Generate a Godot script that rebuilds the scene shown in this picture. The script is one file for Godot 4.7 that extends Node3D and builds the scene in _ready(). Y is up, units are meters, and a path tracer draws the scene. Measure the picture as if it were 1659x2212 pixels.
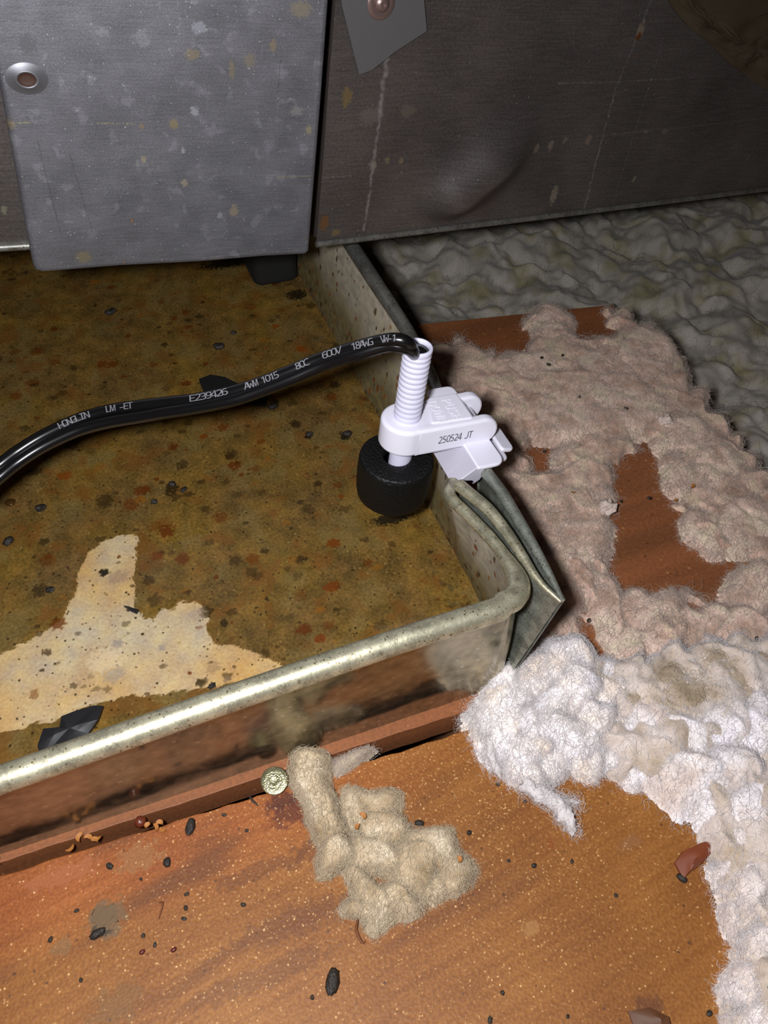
extends Node3D
# A galvanised drain pan on attic boards below sheet-metal ducts, with a float switch clipped to its rim. Metres, y up;
# the pan's near wall runs along x at z = 0, its right wall runs back along -z, boards are at y = 0.

class Soup:
	var v := PackedVector3Array()
	var uv := PackedVector2Array()
	func tri(a: Vector3, b: Vector3, c: Vector3, ua := Vector2(), ub := Vector2(), uc := Vector2()) -> void:
		v.append(a); v.append(b); v.append(c)
		uv.append(ua); uv.append(ub); uv.append(uc)
	func quad(a: Vector3, b: Vector3, c: Vector3, d: Vector3, ua := Vector2(), ub := Vector2(), uc := Vector2(), ud := Vector2()) -> void:
		tri(a, b, c, ua, ub, uc)
		tri(a, c, d, ua, uc, ud)
	func loft(rings: Array, closed := true, cap0 := true, cap1 := true) -> void:
		var m: int = rings[0].size()
		var top: int = rings.size() - 1
		for k in top:
			var p: PackedVector3Array = rings[k]
			var q: PackedVector3Array = rings[k + 1]
			for i in (m if closed else m - 1):
				var j: int = (i + 1) % m
				var u0 := float(i) / m
				var u1 := float(i + 1) / m
				var v0 := float(k) / top
				var v1 := float(k + 1) / top
				quad(p[i], p[j], q[j], q[i], Vector2(v0, u0), Vector2(v0, u1), Vector2(v1, u1), Vector2(v1, u0))
		if cap0: fan(rings[0])
		if cap1: fan(rings[top])
	func fan(r: PackedVector3Array) -> void:
		var c := Vector3()
		for p in r: c += p
		c /= r.size()
		for i in r.size(): tri(c, r[i], r[(i + 1) % r.size()])
	func mesh(angle := 40.0) -> ArrayMesh:
		var n := v.size() / 3
		var fn := PackedVector3Array()
		fn.resize(n)
		var near := {}
		for f in n:
			fn[f] = (v[f * 3 + 2] - v[f * 3]).cross(v[f * 3 + 1] - v[f * 3])
			for k in 3:
				var key := Vector3i((v[f * 3 + k] * 200000.0).round())
				if not near.has(key): near[key] = PackedInt32Array()
				near[key].append(f)
		var nn := PackedVector3Array()
		nn.resize(v.size())
		var lim := cos(deg_to_rad(angle))
		for f in n:
			var me := fn[f].normalized()
			for k in 3:
				var sum := Vector3()
				for g in near[Vector3i((v[f * 3 + k] * 200000.0).round())]:
					if fn[g].normalized().dot(me) > lim: sum += fn[g]
				nn[f * 3 + k] = sum.normalized() if sum.length() > 0.0 else Vector3.UP
		var a := []
		a.resize(Mesh.ARRAY_MAX)
		a[Mesh.ARRAY_VERTEX] = v
		a[Mesh.ARRAY_NORMAL] = nn
		a[Mesh.ARRAY_TEX_UV] = uv
		var am := ArrayMesh.new()
		am.add_surface_from_arrays(Mesh.PRIMITIVE_TRIANGLES, a)
		return am

var names := {}
var rng := RandomNumberGenerator.new()
var M := {}

# ---------------------------------------------------------------- tree helpers
func numbered(called: String) -> String:
	names[called] = names.get(called, -1) + 1
	return called if names[called] == 0 else "%s_%03d" % [called, names[called]]

func tag(o: Node3D, label: String, category: String, group := "", kind := "") -> Node3D:
	o.set_meta("label", label)
	if category: o.set_meta("category", category)
	if group: o.set_meta("group", group)
	if kind: o.set_meta("kind", kind)
	return o

func base(called: String, at := Vector3.ZERO) -> Node3D:
	var o := Node3D.new()
	o.name = numbered(called)
	o.position = at
	add_child(o, true)
	return o

func obj(called: String, mesh: Mesh, m: Material, parent: Node3D = null) -> MeshInstance3D:
	var o := MeshInstance3D.new()
	o.mesh = mesh
	o.material_override = m
	o.name = numbered(called) if parent == null else called
	(parent if parent else self).add_child(o, true)
	return o

func mat(c: Color, rough := 0.6, metal := 0.0) -> StandardMaterial3D:
	var m := StandardMaterial3D.new()
	m.albedo_color = c
	m.roughness = rough
	m.metallic = metal
	return m

func rgb(r: float, g: float, b: float) -> Color:
	return Color(r / 255.0, g / 255.0, b / 255.0)

# ---------------------------------------------------------------- noise and textures
func noise(freq: float, sd: int, kind := FastNoiseLite.TYPE_SIMPLEX_SMOOTH, oct := 3) -> FastNoiseLite:
	var n := FastNoiseLite.new()
	n.noise_type = kind
	n.frequency = freq
	n.seed = sd
	n.fractal_type = FastNoiseLite.FRACTAL_FBM if oct > 1 else FastNoiseLite.FRACTAL_NONE
	n.fractal_octaves = oct
	return n

func cells(freq: float, sd: int, ret := FastNoiseLite.RETURN_DISTANCE) -> FastNoiseLite:
	var n := noise(freq, sd, FastNoiseLite.TYPE_CELLULAR, 1)
	n.cellular_distance_function = FastNoiseLite.DISTANCE_EUCLIDEAN
	n.cellular_return_type = ret
	return n

func plate(n: FastNoiseLite, w: int, h: int, seamless := false) -> PackedByteArray:
	var im := n.get_seamless_image(w, h, false, false, 0.15, true) if seamless else n.get_image(w, h, false, false, true)
	im.convert(Image.FORMAT_L8)
	return im.get_data()

func tex(w: int, h: int, data: PackedByteArray, f := Image.FORMAT_RGB8) -> ImageTexture:
	return ImageTexture.create_from_image(Image.create_from_data(w, h, false, f, data))

func blot(buf: PackedByteArray, w: int, h: int, cx: float, cy: float, rx: float, ry: float, c: Color, alpha: float, wob: FastNoiseLite) -> void:
	# an irregular stain with a soft edge, blended into an RGB8 buffer
	for y in range(maxi(0, int(cy - ry * 1.6)), mini(h, int(cy + ry * 1.6) + 1)):
		for x in range(maxi(0, int(cx - rx * 1.6)), mini(w, int(cx + rx * 1.6) + 1)):
			var d := sqrt(pow((x - cx) / rx, 2.0) + pow((y - cy) / ry, 2.0)) + 0.55 * wob.get_noise_2d(x, y)
			if d < 1.0:
				var a := alpha * minf(1.0, (1.0 - d) * 3.0)
				var i := (y * w + x) * 3
				buf[i] = int(lerpf(buf[i], c.r * 255.0, a))
				buf[i + 1] = int(lerpf(buf[i + 1], c.g * 255.0, a))
				buf[i + 2] = int(lerpf(buf[i + 2], c.b * 255.0, a))

func streak(buf: PackedByteArray, w: int, h: int, a: Vector2, b: Vector2, wid: float, c: Color, alpha: float, wob: FastNoiseLite) -> void:
	var n := int(a.distance_to(b))
	for k in n:
		var p := a.lerp(b, float(k) / n)
		p += Vector2(wob.get_noise_2d(p.x * 0.5, p.y * 0.5), 0) * wid * 0.8
		var al := alpha * clampf(0.5 + 1.1 * wob.get_noise_2d(p.x * 1.3 + 50.0, p.y * 1.3), 0.0, 1.0)
		var ww := wid * (0.5 + 0.8 * absf(wob.get_noise_2d(p.x * 0.7 + 90.0, p.y * 0.7)))
		for dy in range(-int(ww) - 1, int(ww) + 2):
			for dx in range(-int(ww) - 1, int(ww) + 2):
				var x := int(p.x) + dx
				var y := int(p.y) + dy
				if x < 0 or y < 0 or x >= w or y >= h: continue
				var d := Vector2(dx, dy).length() / ww
				if d >= 1.0: continue
				var i := (y * w + x) * 3
				var q := al * (1.0 - d) * 0.6
				buf[i] = int(lerpf(buf[i], c.r * 255.0, q))
				buf[i + 1] = int(lerpf(buf[i + 1], c.g * 255.0, q))
				buf[i + 2] = int(lerpf(buf[i + 2], c.b * 255.0, q))

func raster(w: int, h: int, polys: Array) -> PackedFloat32Array:
	# 1 inside the polygons (points in cells), 0 outside
	var out := PackedFloat32Array()
	out.resize(w * h)
	for poly in polys:
		for y in h:
			var xs := []
			for i in poly.size():
				var a: Vector2 = poly[i]
				var b: Vector2 = poly[(i + 1) % poly.size()]
				if (a.y > y + 0.5) != (b.y > y + 0.5):
					xs.append(a.x + (y + 0.5 - a.y) / (b.y - a.y) * (b.x - a.x))
			xs.sort()
			for k in range(0, xs.size() - 1, 2):
				for x in range(maxi(0, int(xs[k])), mini(w, int(xs[k + 1]) + 1)): out[y * w + x] = 1.0
	return out

func blur(src: PackedFloat32Array, w: int, h: int, r: int, times: int) -> PackedFloat32Array:
	var a := src
	for t in times:
		var b := PackedFloat32Array()
		b.resize(w * h)
		for y in h:
			var sum := 0.0
			for x in range(-r, w):
				if x + r < w: sum += a[y * w + x + r]
				if x - r - 1 >= 0: sum -= a[y * w + x - r - 1]
				if x >= 0: b[y * w + x] = sum / (2 * r + 1)
		var c := PackedFloat32Array()
		c.resize(w * h)
		for x in w:
			var sum := 0.0
			for y in range(-r, h):
				if y + r < h: sum += b[(y + r) * w + x]
				if y - r - 1 >= 0: sum -= b[(y - r - 1) * w + x]
				if y >= 0: c[y * w + x] = sum / (2 * r + 1)
		a = c
	return a

# ---------------------------------------------------------------- shape helpers
func ring(c: Vector3, ax: Vector3, ay: Vector3, rx: float, ry: float, n: int) -> PackedVector3Array:
	var r := PackedVector3Array()
	for i in n: r.append(c + ax * (cos(TAU * i / n) * rx) + ay * (sin(TAU * i / n) * ry))
	return r

func smooth_path(p: PackedVector3Array, per: int) -> PackedVector3Array:
	var o := PackedVector3Array()
	for i in p.size() - 1:
		var a := p[maxi(i - 1, 0)]
		var d := p[mini(i + 2, p.size() - 1)]
		for k in per: o.append(p[i].cubic_interpolate(p[i + 1], a, d, float(k) / per))
	o.append(p[p.size() - 1])
	return o

func tube(s: Soup, path: PackedVector3Array, radii: Array, sides := 16, cap := true) -> void:
	var rings := []
	var side := Vector3.UP
	for i in path.size():
		var t := (path[mini(i + 1, path.size() - 1)] - path[maxi(i - 1, 0)]).normalized()
		if i == 0: side = t.cross(Vector3.UP if absf(t.y) < 0.9 else Vector3.RIGHT).normalized()
		side = (side - t * side.dot(t)).normalized()
		var f := float(i) / (path.size() - 1) * (radii.size() - 1)
		var k := mini(int(f), maxi(radii.size() - 2, 0))
		var r: float = radii[0] if radii.size() == 1 else lerpf(radii[k], radii[k + 1], f - k)
		rings.append(ring(path[i], side, t.cross(side), r, r, sides))
	s.loft(rings, true, cap, cap)

func lathe(s: Soup, prof: Array, n := 48) -> void:
	var rings := []
	for p in prof: rings.append(ring(Vector3(0, p[1], 0), Vector3.RIGHT, Vector3.BACK, p[0], p[0], n))
	s.loft(rings, true, false, false)

# a prism of a flat outline with rounded edges: P(u, v, w) = o + ax*u + ay*v + az*w, w from w0 to w1
func prism(s: Soup, outline: PackedVector2Array, w0: float, w1: float, bevel: float, ax: Vector3, ay: Vector3, az: Vector3, o := Vector3.ZERO, steps := 3) -> void:
	var n := outline.size()
	var area := 0.0
	for i in n: area += outline[i].cross(outline[(i + 1) % n])
	var sg := 1.0 if area > 0.0 else -1.0
	var inw := PackedVector2Array()
	for i in n:
		var a := (outline[i] - outline[(i + n - 1) % n]).normalized()
		var b := (outline[(i + 1) % n] - outline[i]).normalized()
		var d := (a + b).normalized()
		var k := 1.0 / maxf(0.5, sqrt((1.0 + a.dot(b)) / 2.0))
		inw.append(Vector2(-d.y, d.x) * sg * k)
	var rings := []
	for e in 2:
		for k in (steps + 1):
			var th: float = PI / 2 * k / steps
			if e == 1: th = PI / 2 - th
			var inset := bevel * (1.0 - sin(th))
			var lift := bevel * (1.0 - cos(th))
			var w := w0 + lift if e == 0 else w1 - lift
			var r := PackedVector3Array()
			for i in n:
				var q := outline[i] + inw[i] * inset
				r.append(o + ax * q.x + ay * q.y + az * w)
			rings.append(r)
	s.loft(rings, true, false, false)
	for e in 2:
		var flat := PackedVector2Array()
		for i in n: flat.append(outline[i] + inw[i] * bevel)
		var idx := Geometry2D.triangulate_polygon(flat)
		var rr: PackedVector3Array = rings[0 if e == 0 else rings.size() - 1]
		if idx.is_empty(): s.fan(rr)
		for k in range(0, idx.size(), 3):
			if e == 0: s.tri(rr[idx[k]], rr[idx[k + 1]], rr[idx[k + 2]])
			else: s.tri(rr[idx[k]], rr[idx[k + 2]], rr[idx[k + 1]])

func rounded(poly: Array, seg := 5) -> PackedVector2Array:
	# corners given as [x, y, radius]
	var o := PackedVector2Array()
	var n := poly.size()
	for i in n:
		var p := Vector2(poly[i][0], poly[i][1])
		var r: float = poly[i][2]
		var a := Vector2(poly[(i + n - 1) % n][0], poly[(i + n - 1) % n][1])
		var b := Vector2(poly[(i + 1) % n][0], poly[(i + 1) % n][1])
		if r <= 0.0:
			o.append(p)
			continue
		var u := (a - p).normalized()
		var w := (b - p).normalized()
		for k in seg + 1:
			var t := float(k) / seg
			o.append(p + u * r * (1.0 - t) * (1.0 - t) + w * r * t * t)
	return o

func lettering(text: String, size: float, depth: float) -> TextMesh:
	var t := TextMesh.new()
	var f := SystemFont.new()
	f.font_names = PackedStringArray(["Droid Sans Mono"])
	t.font = f
	t.text = text
	t.font_size = 48
	t.pixel_size = size / 48.0
	t.depth = depth
	t.curve_step = 4.0
	return t

# ---------------------------------------------------------------- insulation
const JX := [0.16, -0.16, 0.10, -0.10]
const JZ := [0.10, -0.10, -0.16, 0.16]

func fluff(x0: float, z0: float, x1: float, z1: float, cell: float, adds: Array, holes: Array, y0: float, thick: float, lump: float, sd: int, cols: Array, soft := 3, ragged := 0.003) -> Dictionary:
	# a heap of loose fibre: rounded lumps over the outline, thinning to a ragged edge
	var res := 0.001
	var mw := int((x1 - x0) / res) + 2
	var mh := int((z1 - z0) / res) + 2
	var mask := PackedFloat32Array()
	if adds.is_empty():
		mask.resize(mw * mh)
		mask.fill(1.0)
	else:
		var to := func(ps):
			var out := []
			for p in ps:
				var q := PackedVector2Array()
				for v in p: q.append((v - Vector2(x0, z0)) / res)
				out.append(q)
			return out
		mask = raster(mw, mh, to.call(adds))
		var cut := raster(mw, mh, to.call(holes))
		for i in mask.size(): mask[i] = maxf(0.0, mask[i] - cut[i])
		mask = blur(mask, mw, mh, soft, 2)
	var big := cells(1.0 / lump, sd)
	var small := noise(1.1 / lump, sd + 1, FastNoiseLite.TYPE_SIMPLEX_SMOOTH, 2)
	var warp := noise(0.8 / lump, sd + 2, FastNoiseLite.TYPE_SIMPLEX_SMOOTH, 1)
	var fine := noise(0.16 / cell, sd + 3, FastNoiseLite.TYPE_SIMPLEX_SMOOTH, 2)
	var hue := noise(0.7 / lump, sd + 4, FastNoiseLite.TYPE_SIMPLEX_SMOOTH, 4)
	var roll := noise(0.28 / lump, sd + 5, FastNoiseLite.TYPE_SIMPLEX_SMOOTH, 2)
	var w := int((x1 - x0) / cell) + 1
	var h := int((z1 - z0) / cell) + 1
	var vs := PackedVector3Array()
	var cs := PackedColorArray()
	var es := PackedFloat32Array()
	vs.resize(w * h)
	cs.resize(w * h)
	es.resize(w * h)
	for j in h:
		for i in w:
			var x := x0 + i * cell
			var z := z0 + j * cell
			var wx := warp.get_noise_2d(x, z)
			var wz := warp.get_noise_2d(x + 7.3, z - 3.1)
			var fx := clampf((x + wx * ragged * 1.6 - x0) / res, 0.0, mw - 2.0)
			var fz := clampf((z + wz * ragged * 1.6 - z0) / res, 0.0, mh - 2.0)
			var k := int(fz) * mw + int(fx)
			var tx := fx - int(fx)
			var tz := fz - int(fz)
			var m := lerpf(lerpf(mask[k], mask[k + 1], tx), lerpf(mask[k + mw], mask[k + mw + 1], tx), tz)
			var fn := fine.get_noise_2d(x, z)
			var e := smoothstep(0.22, 1.0, m + 0.14 * fn * (1.0 - m))
			es[j * w + i] = e
			if m <= 0.02:
				vs[j * w + i] = Vector3(x, y0, z)
				continue
			var b1 := 0.0
			for t in 4:
				var d := big.get_noise_2d(x + wx * lump * 0.5 + JX[t] * lump, z + wz * lump * 0.5 + JZ[t] * lump) + 1.0
				b1 += 0.25 * (1.0 - minf(d * d, 1.0))
			var n2 := small.get_noise_2d(x, z)
			var up := thick * pow(e, 0.6) * (0.56 + 0.30 * b1 + 0.09 * n2 + 0.22 * roll.get_noise_2d(x, z)) + cell * 0.10 * fn * e
			vs[j * w + i] = Vector3(x + wz * lump * 0.10, y0 + up - (1.0 - e) * 0.0012, z + wx * lump * 0.10)
			var t := clampf(0.5 + 0.9 * hue.get_noise_2d(x, z) + 0.12 * fn, 0.0, 1.0)
			var c: Color = cols[0].lerp(cols[1], minf(1.0, t * 2.0)) if t < 0.5 else cols[1].lerp(cols[2], t * 2.0 - 1.0)
			cs[j * w + i] = c.srgb_to_linear()
	var ns := PackedVector3Array()
	ns.resize(w * h)
	for j in h:
		for i in w:
			var a := vs[j * w + mini(i + 1, w - 1)] - vs[j * w + maxi(i - 1, 0)]
			var b := vs[mini(j + 1, h - 1) * w + i] - vs[maxi(j - 1, 0) * w + i]
			ns[j * w + i] = b.cross(a).normalized()
	var idx := PackedInt32Array()
	var spots := PackedInt32Array()
	for j in h - 1:
		for i in w - 1:
			var k := j * w + i
			if maxf(maxf(es[k], es[k + 1]), maxf(es[k + w], es[k + w + 1])) <= 0.0: continue
			idx.append_array(PackedInt32Array([k, k + 1, k + w, k + 1, k + w + 1, k + w]))
			spots.append(k)
	var arr := []
	arr.resize(Mesh.ARRAY_MAX)
	arr[Mesh.ARRAY_VERTEX] = vs
	arr[Mesh.ARRAY_NORMAL] = ns
	arr[Mesh.ARRAY_COLOR] = cs
	arr[Mesh.ARRAY_INDEX] = idx
	var am := ArrayMesh.new()
	am.add_surface_from_arrays(Mesh.PRIMITIVE_TRIANGLES, arr)
	return {"mesh": am, "v": vs, "n": ns, "e": es, "spots": spots}

func oval(cx: float, cz: float, ax: float, az: float, bx: float, bz: float) -> PackedVector2Array:
	var o := PackedVector2Array()
	for k in 16: o.append(Vector2(cx, cz) + Vector2(ax, az) * cos(TAU * k / 16.0) + Vector2(bx, bz) * sin(TAU * k / 16.0))
	return o

func strand(sd: int, r: float) -> ArrayMesh:
	var g := RandomNumberGenerator.new()
	g.seed = sd
	var p := PackedVector3Array()
	for k in 7: p.append(Vector3((k / 6.0 - 0.5) + g.randf_range(-0.06, 0.06), g.randf_range(-0.10, 0.10), g.randf_range(-0.2, 0.2)))
	p[3].y += 0.10
	var s := Soup.new()
	tube(s, smooth_path(p, 3), [r * 0.5, r, r, r * 0.4], 3, false)
	return s.mesh(180.0)

func fibres(parent: Node3D, f: Dictionary, count: int, length: float, m: Material, sd: int, lift := 0.35, edge := false) -> void:
	var g := RandomNumberGenerator.new()
	g.seed = sd
	var mm := MultiMesh.new()
	mm.transform_format = MultiMesh.TRANSFORM_3D
	mm.mesh = strand(sd, 0.000045 / length)
	var spots: PackedInt32Array = f.spots
	mm.instance_count = count
	for i in count:
		var k := spots[g.randi() % spots.size()]
		if edge:
			for t in 12:
				if f.e[k] > 0.02 and f.e[k] < 0.75: break
				k = spots[g.randi() % spots.size()]
		var up: Vector3 = (f.n[k] + Vector3(g.randf_range(-1, 1), g.randf_range(-0.2, 1), g.randf_range(-1, 1)) * 0.3).normalized()
		var t := up.cross(Vector3(g.randf_range(-1, 1), g.randf_range(-lift, lift), g.randf_range(-1, 1))).normalized()
		var sc := length * g.randf_range(0.5, 1.3)
		mm.set_instance_transform(i, Transform3D(Basis(t, up, t.cross(up)) * Basis.from_scale(Vector3.ONE * sc), f.v[k] + f.n[k] * sc * 0.004))
	var o := MultiMeshInstance3D.new()
	o.name = "fibre_strands"
	o.multimesh = mm
	o.material_override = m
	o.set_meta("kind", "stuff")
	parent.add_child(o, true)

# ---------------------------------------------------------------- debris
func lump_mesh(sd: int, sx: float, sy: float, sz: float, rough := 0.15, seg := 12) -> ArrayMesh:
	var n := noise(0.9, sd, FastNoiseLite.TYPE_SIMPLEX_SMOOTH, 2)
	var s := Soup.new()
	var rings := []
	for k in range(1, seg):
		var th := PI * k / seg
		var r := PackedVector3Array()
		for i in seg * 2:
			var d := Vector3(cos(th), sin(th) * cos(TAU * i / (seg * 2.0)), sin(th) * sin(TAU * i / (seg * 2.0)))
			d *= 1.0 + rough * 1.6 * n.get_noise_3d(d.x * 1.4, d.y * 1.4, d.z * 1.4)
			r.append(Vector3(d.x * sx, d.y * sy, d.z * sz) * 0.5)
		rings.append(r)
	s.loft(rings)
	return s.mesh(70.0)

func crumb(called: String, label: String, category: String, at: Vector2, len_mm: float, wid_mm: float, deg: float, m: Material, y := 0.0, group := "", rough := 0.15) -> MeshInstance3D:
	var o := obj(called, lump_mesh(names.get(called, 0) * 7 + 11, len_mm * 0.001, wid_mm * 0.00085, wid_mm * 0.001, rough, 8), m)
	o.position = Vector3(at.x, y + wid_mm * 0.00036, at.y)
	o.rotation.y = deg_to_rad(deg)
	tag(o, label, category, group)
	return o

func flake(called: String, label: String, category: String, outline: PackedVector2Array, y: float, thick: float, tilt: Vector3, m: Material, sd := 1, group := "") -> MeshInstance3D:
	# a thin irregular chip with real thickness and a slight curl; the outline is in place on the surface
	var c := Vector2()
	for p in outline: c += p
	c /= outline.size()
	var s := Soup.new()
	var n := noise(160.0, sd)
	var rr := []
	for e in 4:
		var ring_ := PackedVector3Array()
		for p in outline:
			var q := (p - c) * (0.45 if e == 0 or e == 3 else 1.0)
			var yy := n.get_noise_2d(p.x, p.y) * thick * 1.5 + (thick if e >= 2 else 0.0) + (thick * 0.7 if e == 0 or e == 3 else 0.0)
			ring_.append(Vector3(q.x, yy, q.y))
		rr.append(ring_)
	s.loft(rr)
	var o := obj(called, s.mesh(35.0), m)
	o.position = Vector3(c.x, y, c.y)
	o.rotation_degrees = tilt
	tag(o, label, category, group)
	return o

func twig(called: String, label: String, category: String, pts: PackedVector3Array, r: float, m: Material, group := "") -> void:
	var c := pts[0]
	var p := PackedVector3Array()
	for q in pts: p.append(q - c)
	var s := Soup.new()
	tube(s, smooth_path(p, 3), [r * 0.6, r, r * 0.5], 6)
	var o := obj(called, s.mesh(60.0), m)
	o.position = c
	tag(o, label, category, group)

func _ready() -> void:
	rng.seed = 20250524
	lights_and_camera()
	materials()
	build_floor()
	build_attic()
	build_pan()
	build_ducts()
	build_switch()
	build_cord()
	build_insulation()
	build_debris()

func lights_and_camera() -> void:
	var cam := Camera3D.new()
	cam.name = "camera"
	cam.transform = Transform3D(Basis(Vector3(0.93300, 0.03860, 0.35790), Vector3(0.24490, 0.66080, -0.70950), Vector3(-0.26390, 0.74960, 0.60710)).orthonormalized(), Vector3(-0.10020, 0.25, 0.11370))
	cam.fov = 64.883
	cam.near = 0.01
	cam.far = 20.0
	cam.current = true
	add_child(cam)
	var env := Environment.new()
	env.background_mode = Environment.BG_COLOR
	env.background_color = Color(0.5, 0.48, 0.46)
	env.background_energy_multiplier = 0.035
	env.tonemap_mode = Environment.TONE_MAPPER_LINEAR
	env.tonemap_exposure = 1.0
	env.sdfgi_enabled = true
	env.ssao_enabled = true
	env.ssil_enabled = true
	var we := WorldEnvironment.new()
	we.name = "attic_dark"
	we.environment = env
	add_child(we)
	var flash := OmniLight3D.new()   # the flash of the phone that took the picture, beside its lens
	flash.name = "phone_flash_light"
	flash.position = Vector3(-0.1239, 0.2529, 0.0998)
	flash.light_color = Color(0.975, 0.98, 1.0)
	flash.light_energy = 0.104
	flash.light_size = 0.0025
	flash.omni_range = 6.0
	flash.omni_attenuation = 2.0
	flash.shadow_enabled = true
	add_child(flash)

# ---------------------------------------------------------------- materials
const PAN_O := Vector2(-0.2, -0.31)
const PAN_S := Vector2(0.215, 0.315)

func pan_floor_material() -> StandardMaterial3D:
	var w := 1024
	var h := 1400
	var dry_poly := PackedVector2Array([Vector2(-0.16515, -0.0697), Vector2(-0.1542, -0.0716), Vector2(-0.14252, -0.07719), Vector2(-0.13568, -0.08671), Vector2(-0.1332, -0.09723), Vector2(-0.12861, -0.1061), Vector2(-0.11949, -0.11057), Vector2(-0.11049, -0.11047), Vector2(-0.10926, -0.10702), Vector2(-0.112, -0.09933), Vector2(-0.11489, -0.08618), Vector2(-0.11662, -0.07381), Vector2(-0.11401, -0.06751), Vector2(-0.1101, -0.06783), Vector2(-0.10676, -0.07033), Vector2(-0.10373, -0.06839), Vector2(-0.09971, -0.07135), Vector2(-0.09511, -0.07018), Vector2(-0.09161, -0.0641), Vector2(-0.0917, -0.06067), Vector2(-0.09445, -0.05908), Vector2(-0.09255, -0.04964), Vector2(-0.08403, -0.04456), Vector2(-0.07833, -0.0405), Vector2(-0.07488, -0.03467), Vector2(-0.06857, -0.0275), Vector2(-0.08125, -0.02974), Vector2(-0.09376, -0.03194), Vector2(-0.11359, -0.03606), Vector2(-0.12858, -0.03923), Vector2(-0.13915, -0.03975), Vector2(-0.14824, -0.03855), Vector2(-0.157, -0.03873), Vector2(-0.16704, -0.0389)])
	var q := PackedVector2Array()
	for p in dry_poly: q.append((p - PAN_O) / PAN_S * Vector2(w / 4.0, h / 4.0))
	var dry := blur(raster(w / 4, h / 4, [q]), w / 4, h / 4, 1, 2)
	var a := plate(noise(0.0045, 3, FastNoiseLite.TYPE_SIMPLEX_SMOOTH, 5), w, h)
	var b := plate(noise(0.02, 5, FastNoiseLite.TYPE_SIMPLEX_SMOOTH, 5), w, h)
	var c := plate(noise(0.13, 8, FastNoiseLite.TYPE_SIMPLEX_SMOOTH, 3), w, h)
	var rust := plate(noise(0.011, 21, FastNoiseLite.TYPE_SIMPLEX_SMOOTH, 5), w, h)
	var grey := plate(noise(0.007, 31, FastNoiseLite.TYPE_SIMPLEX_SMOOTH, 4), w, h)
	var edge := noise(0.03, 44, FastNoiseLite.TYPE_SIMPLEX_SMOOTH, 4)
	var buf := PackedByteArray()
	buf.resize(w * h * 3)
	var ro := PackedByteArray()
	ro.resize(w * h)
	for y in h:
		for x in w:
			var k := y * w + x
			var fa := a[k] / 255.0
			var fb := b[k] / 255.0
			var fc := c[k] / 255.0
			var sx := clampi(int(x / 4.0 + 1.6 * edge.get_noise_2d(x, y)), 0, w / 4 - 1)
			var sy := clampi(int(y / 4.0 + 1.6 * edge.get_noise_2d(x + 300, y)), 0, h / 4 - 1)
			var d := dry[sy * (w / 4) + sx]
			var r := 101.0 + 28.0 * fa + 44.0 * (fb - 0.5) + 46.0 * (fc - 0.5)
			var g := r * (0.785 - 0.03 * fb)
			var bl := r * (0.30 + 0.14 * (1.0 - fa))
			var gr := smoothstep(0.52, 0.80, grey[k] / 255.0) * 0.55
			r = lerpf(r, 122.0 + 30.0 * (fc - 0.5), gr)
			g = lerpf(g, 104.0 + 30.0 * (fc - 0.5), gr)
			bl = lerpf(bl, 62.0 + 26.0 * (fc - 0.5), gr)
			var ru := smoothstep(0.58, 0.82, rust[k] / 255.0) * 0.55
			r = lerpf(r, 118.0, ru)
			g = lerpf(g, 74.0, ru)
			bl = lerpf(bl, 30.0, ru)
			if d > 0.0:
				var t := smoothstep(0.35, 0.65, d)
				var dr := 199.0 + 30.0 * (fb - 0.5) + 26.0 * (fc - 0.5)
				var dg := 168.0 + 34.0 * (fa - 0.4) + 26.0 * (fb - 0.5) + 26.0 * (fc - 0.5)
				var db := 124.0 + 70.0 * (fa - 0.45) + 24.0 * (fc - 0.5)
				r = lerpf(r, dr, t)
				g = lerpf(g, dg, t)
				bl = lerpf(bl, db, t)
			buf[k * 3] = clampi(int(r), 0, 255)
			buf[k * 3 + 1] = clampi(int(g), 0, 255)
			buf[k * 3 + 2] = clampi(int(bl), 0, 255)
			ro[k] = clampi(int(lerpf(95.0 + 60.0 * (fc - 0.5), 190.0, d)), 0, 255)
	var wob := noise(0.11, 90, FastNoiseLite.TYPE_SIMPLEX_SMOOTH, 3)
	rng.seed = 77
	for i in 900:
		var s := pow(rng.randf(), 6.0) * 17.0 + 1.4
		var cc := rgb(96, 44, 12) if rng.randf() < 0.5 else (rgb(44, 32, 15) if rng.randf() < 0.75 else rgb(140, 88, 30))
		blot(buf, w, h, rng.randf() * w, rng.randf() * h, s, s * rng.randf_range(0.6, 1.2), cc, rng.randf_range(0.35, 0.8), wob)
	for i in 260:
		var s := rng.randf_range(3.0, 13.0)
		blot(buf, w, h, rng.randf() * w, rng.randf() * h, s, s * rng.randf_range(0.5, 1.0), rgb(48, 35, 15), rng.randf_range(0.25, 0.6), wob)
	for i in 3800:
		var s := rng.randf_range(0.8, 2.2)
		blot(buf, w, h, rng.randf() * w, rng.randf() * h, s, s, rgb(34, 25, 12) if rng.randf() < 0.7 else rgb(170, 140, 84), 0.7, wob)
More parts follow.
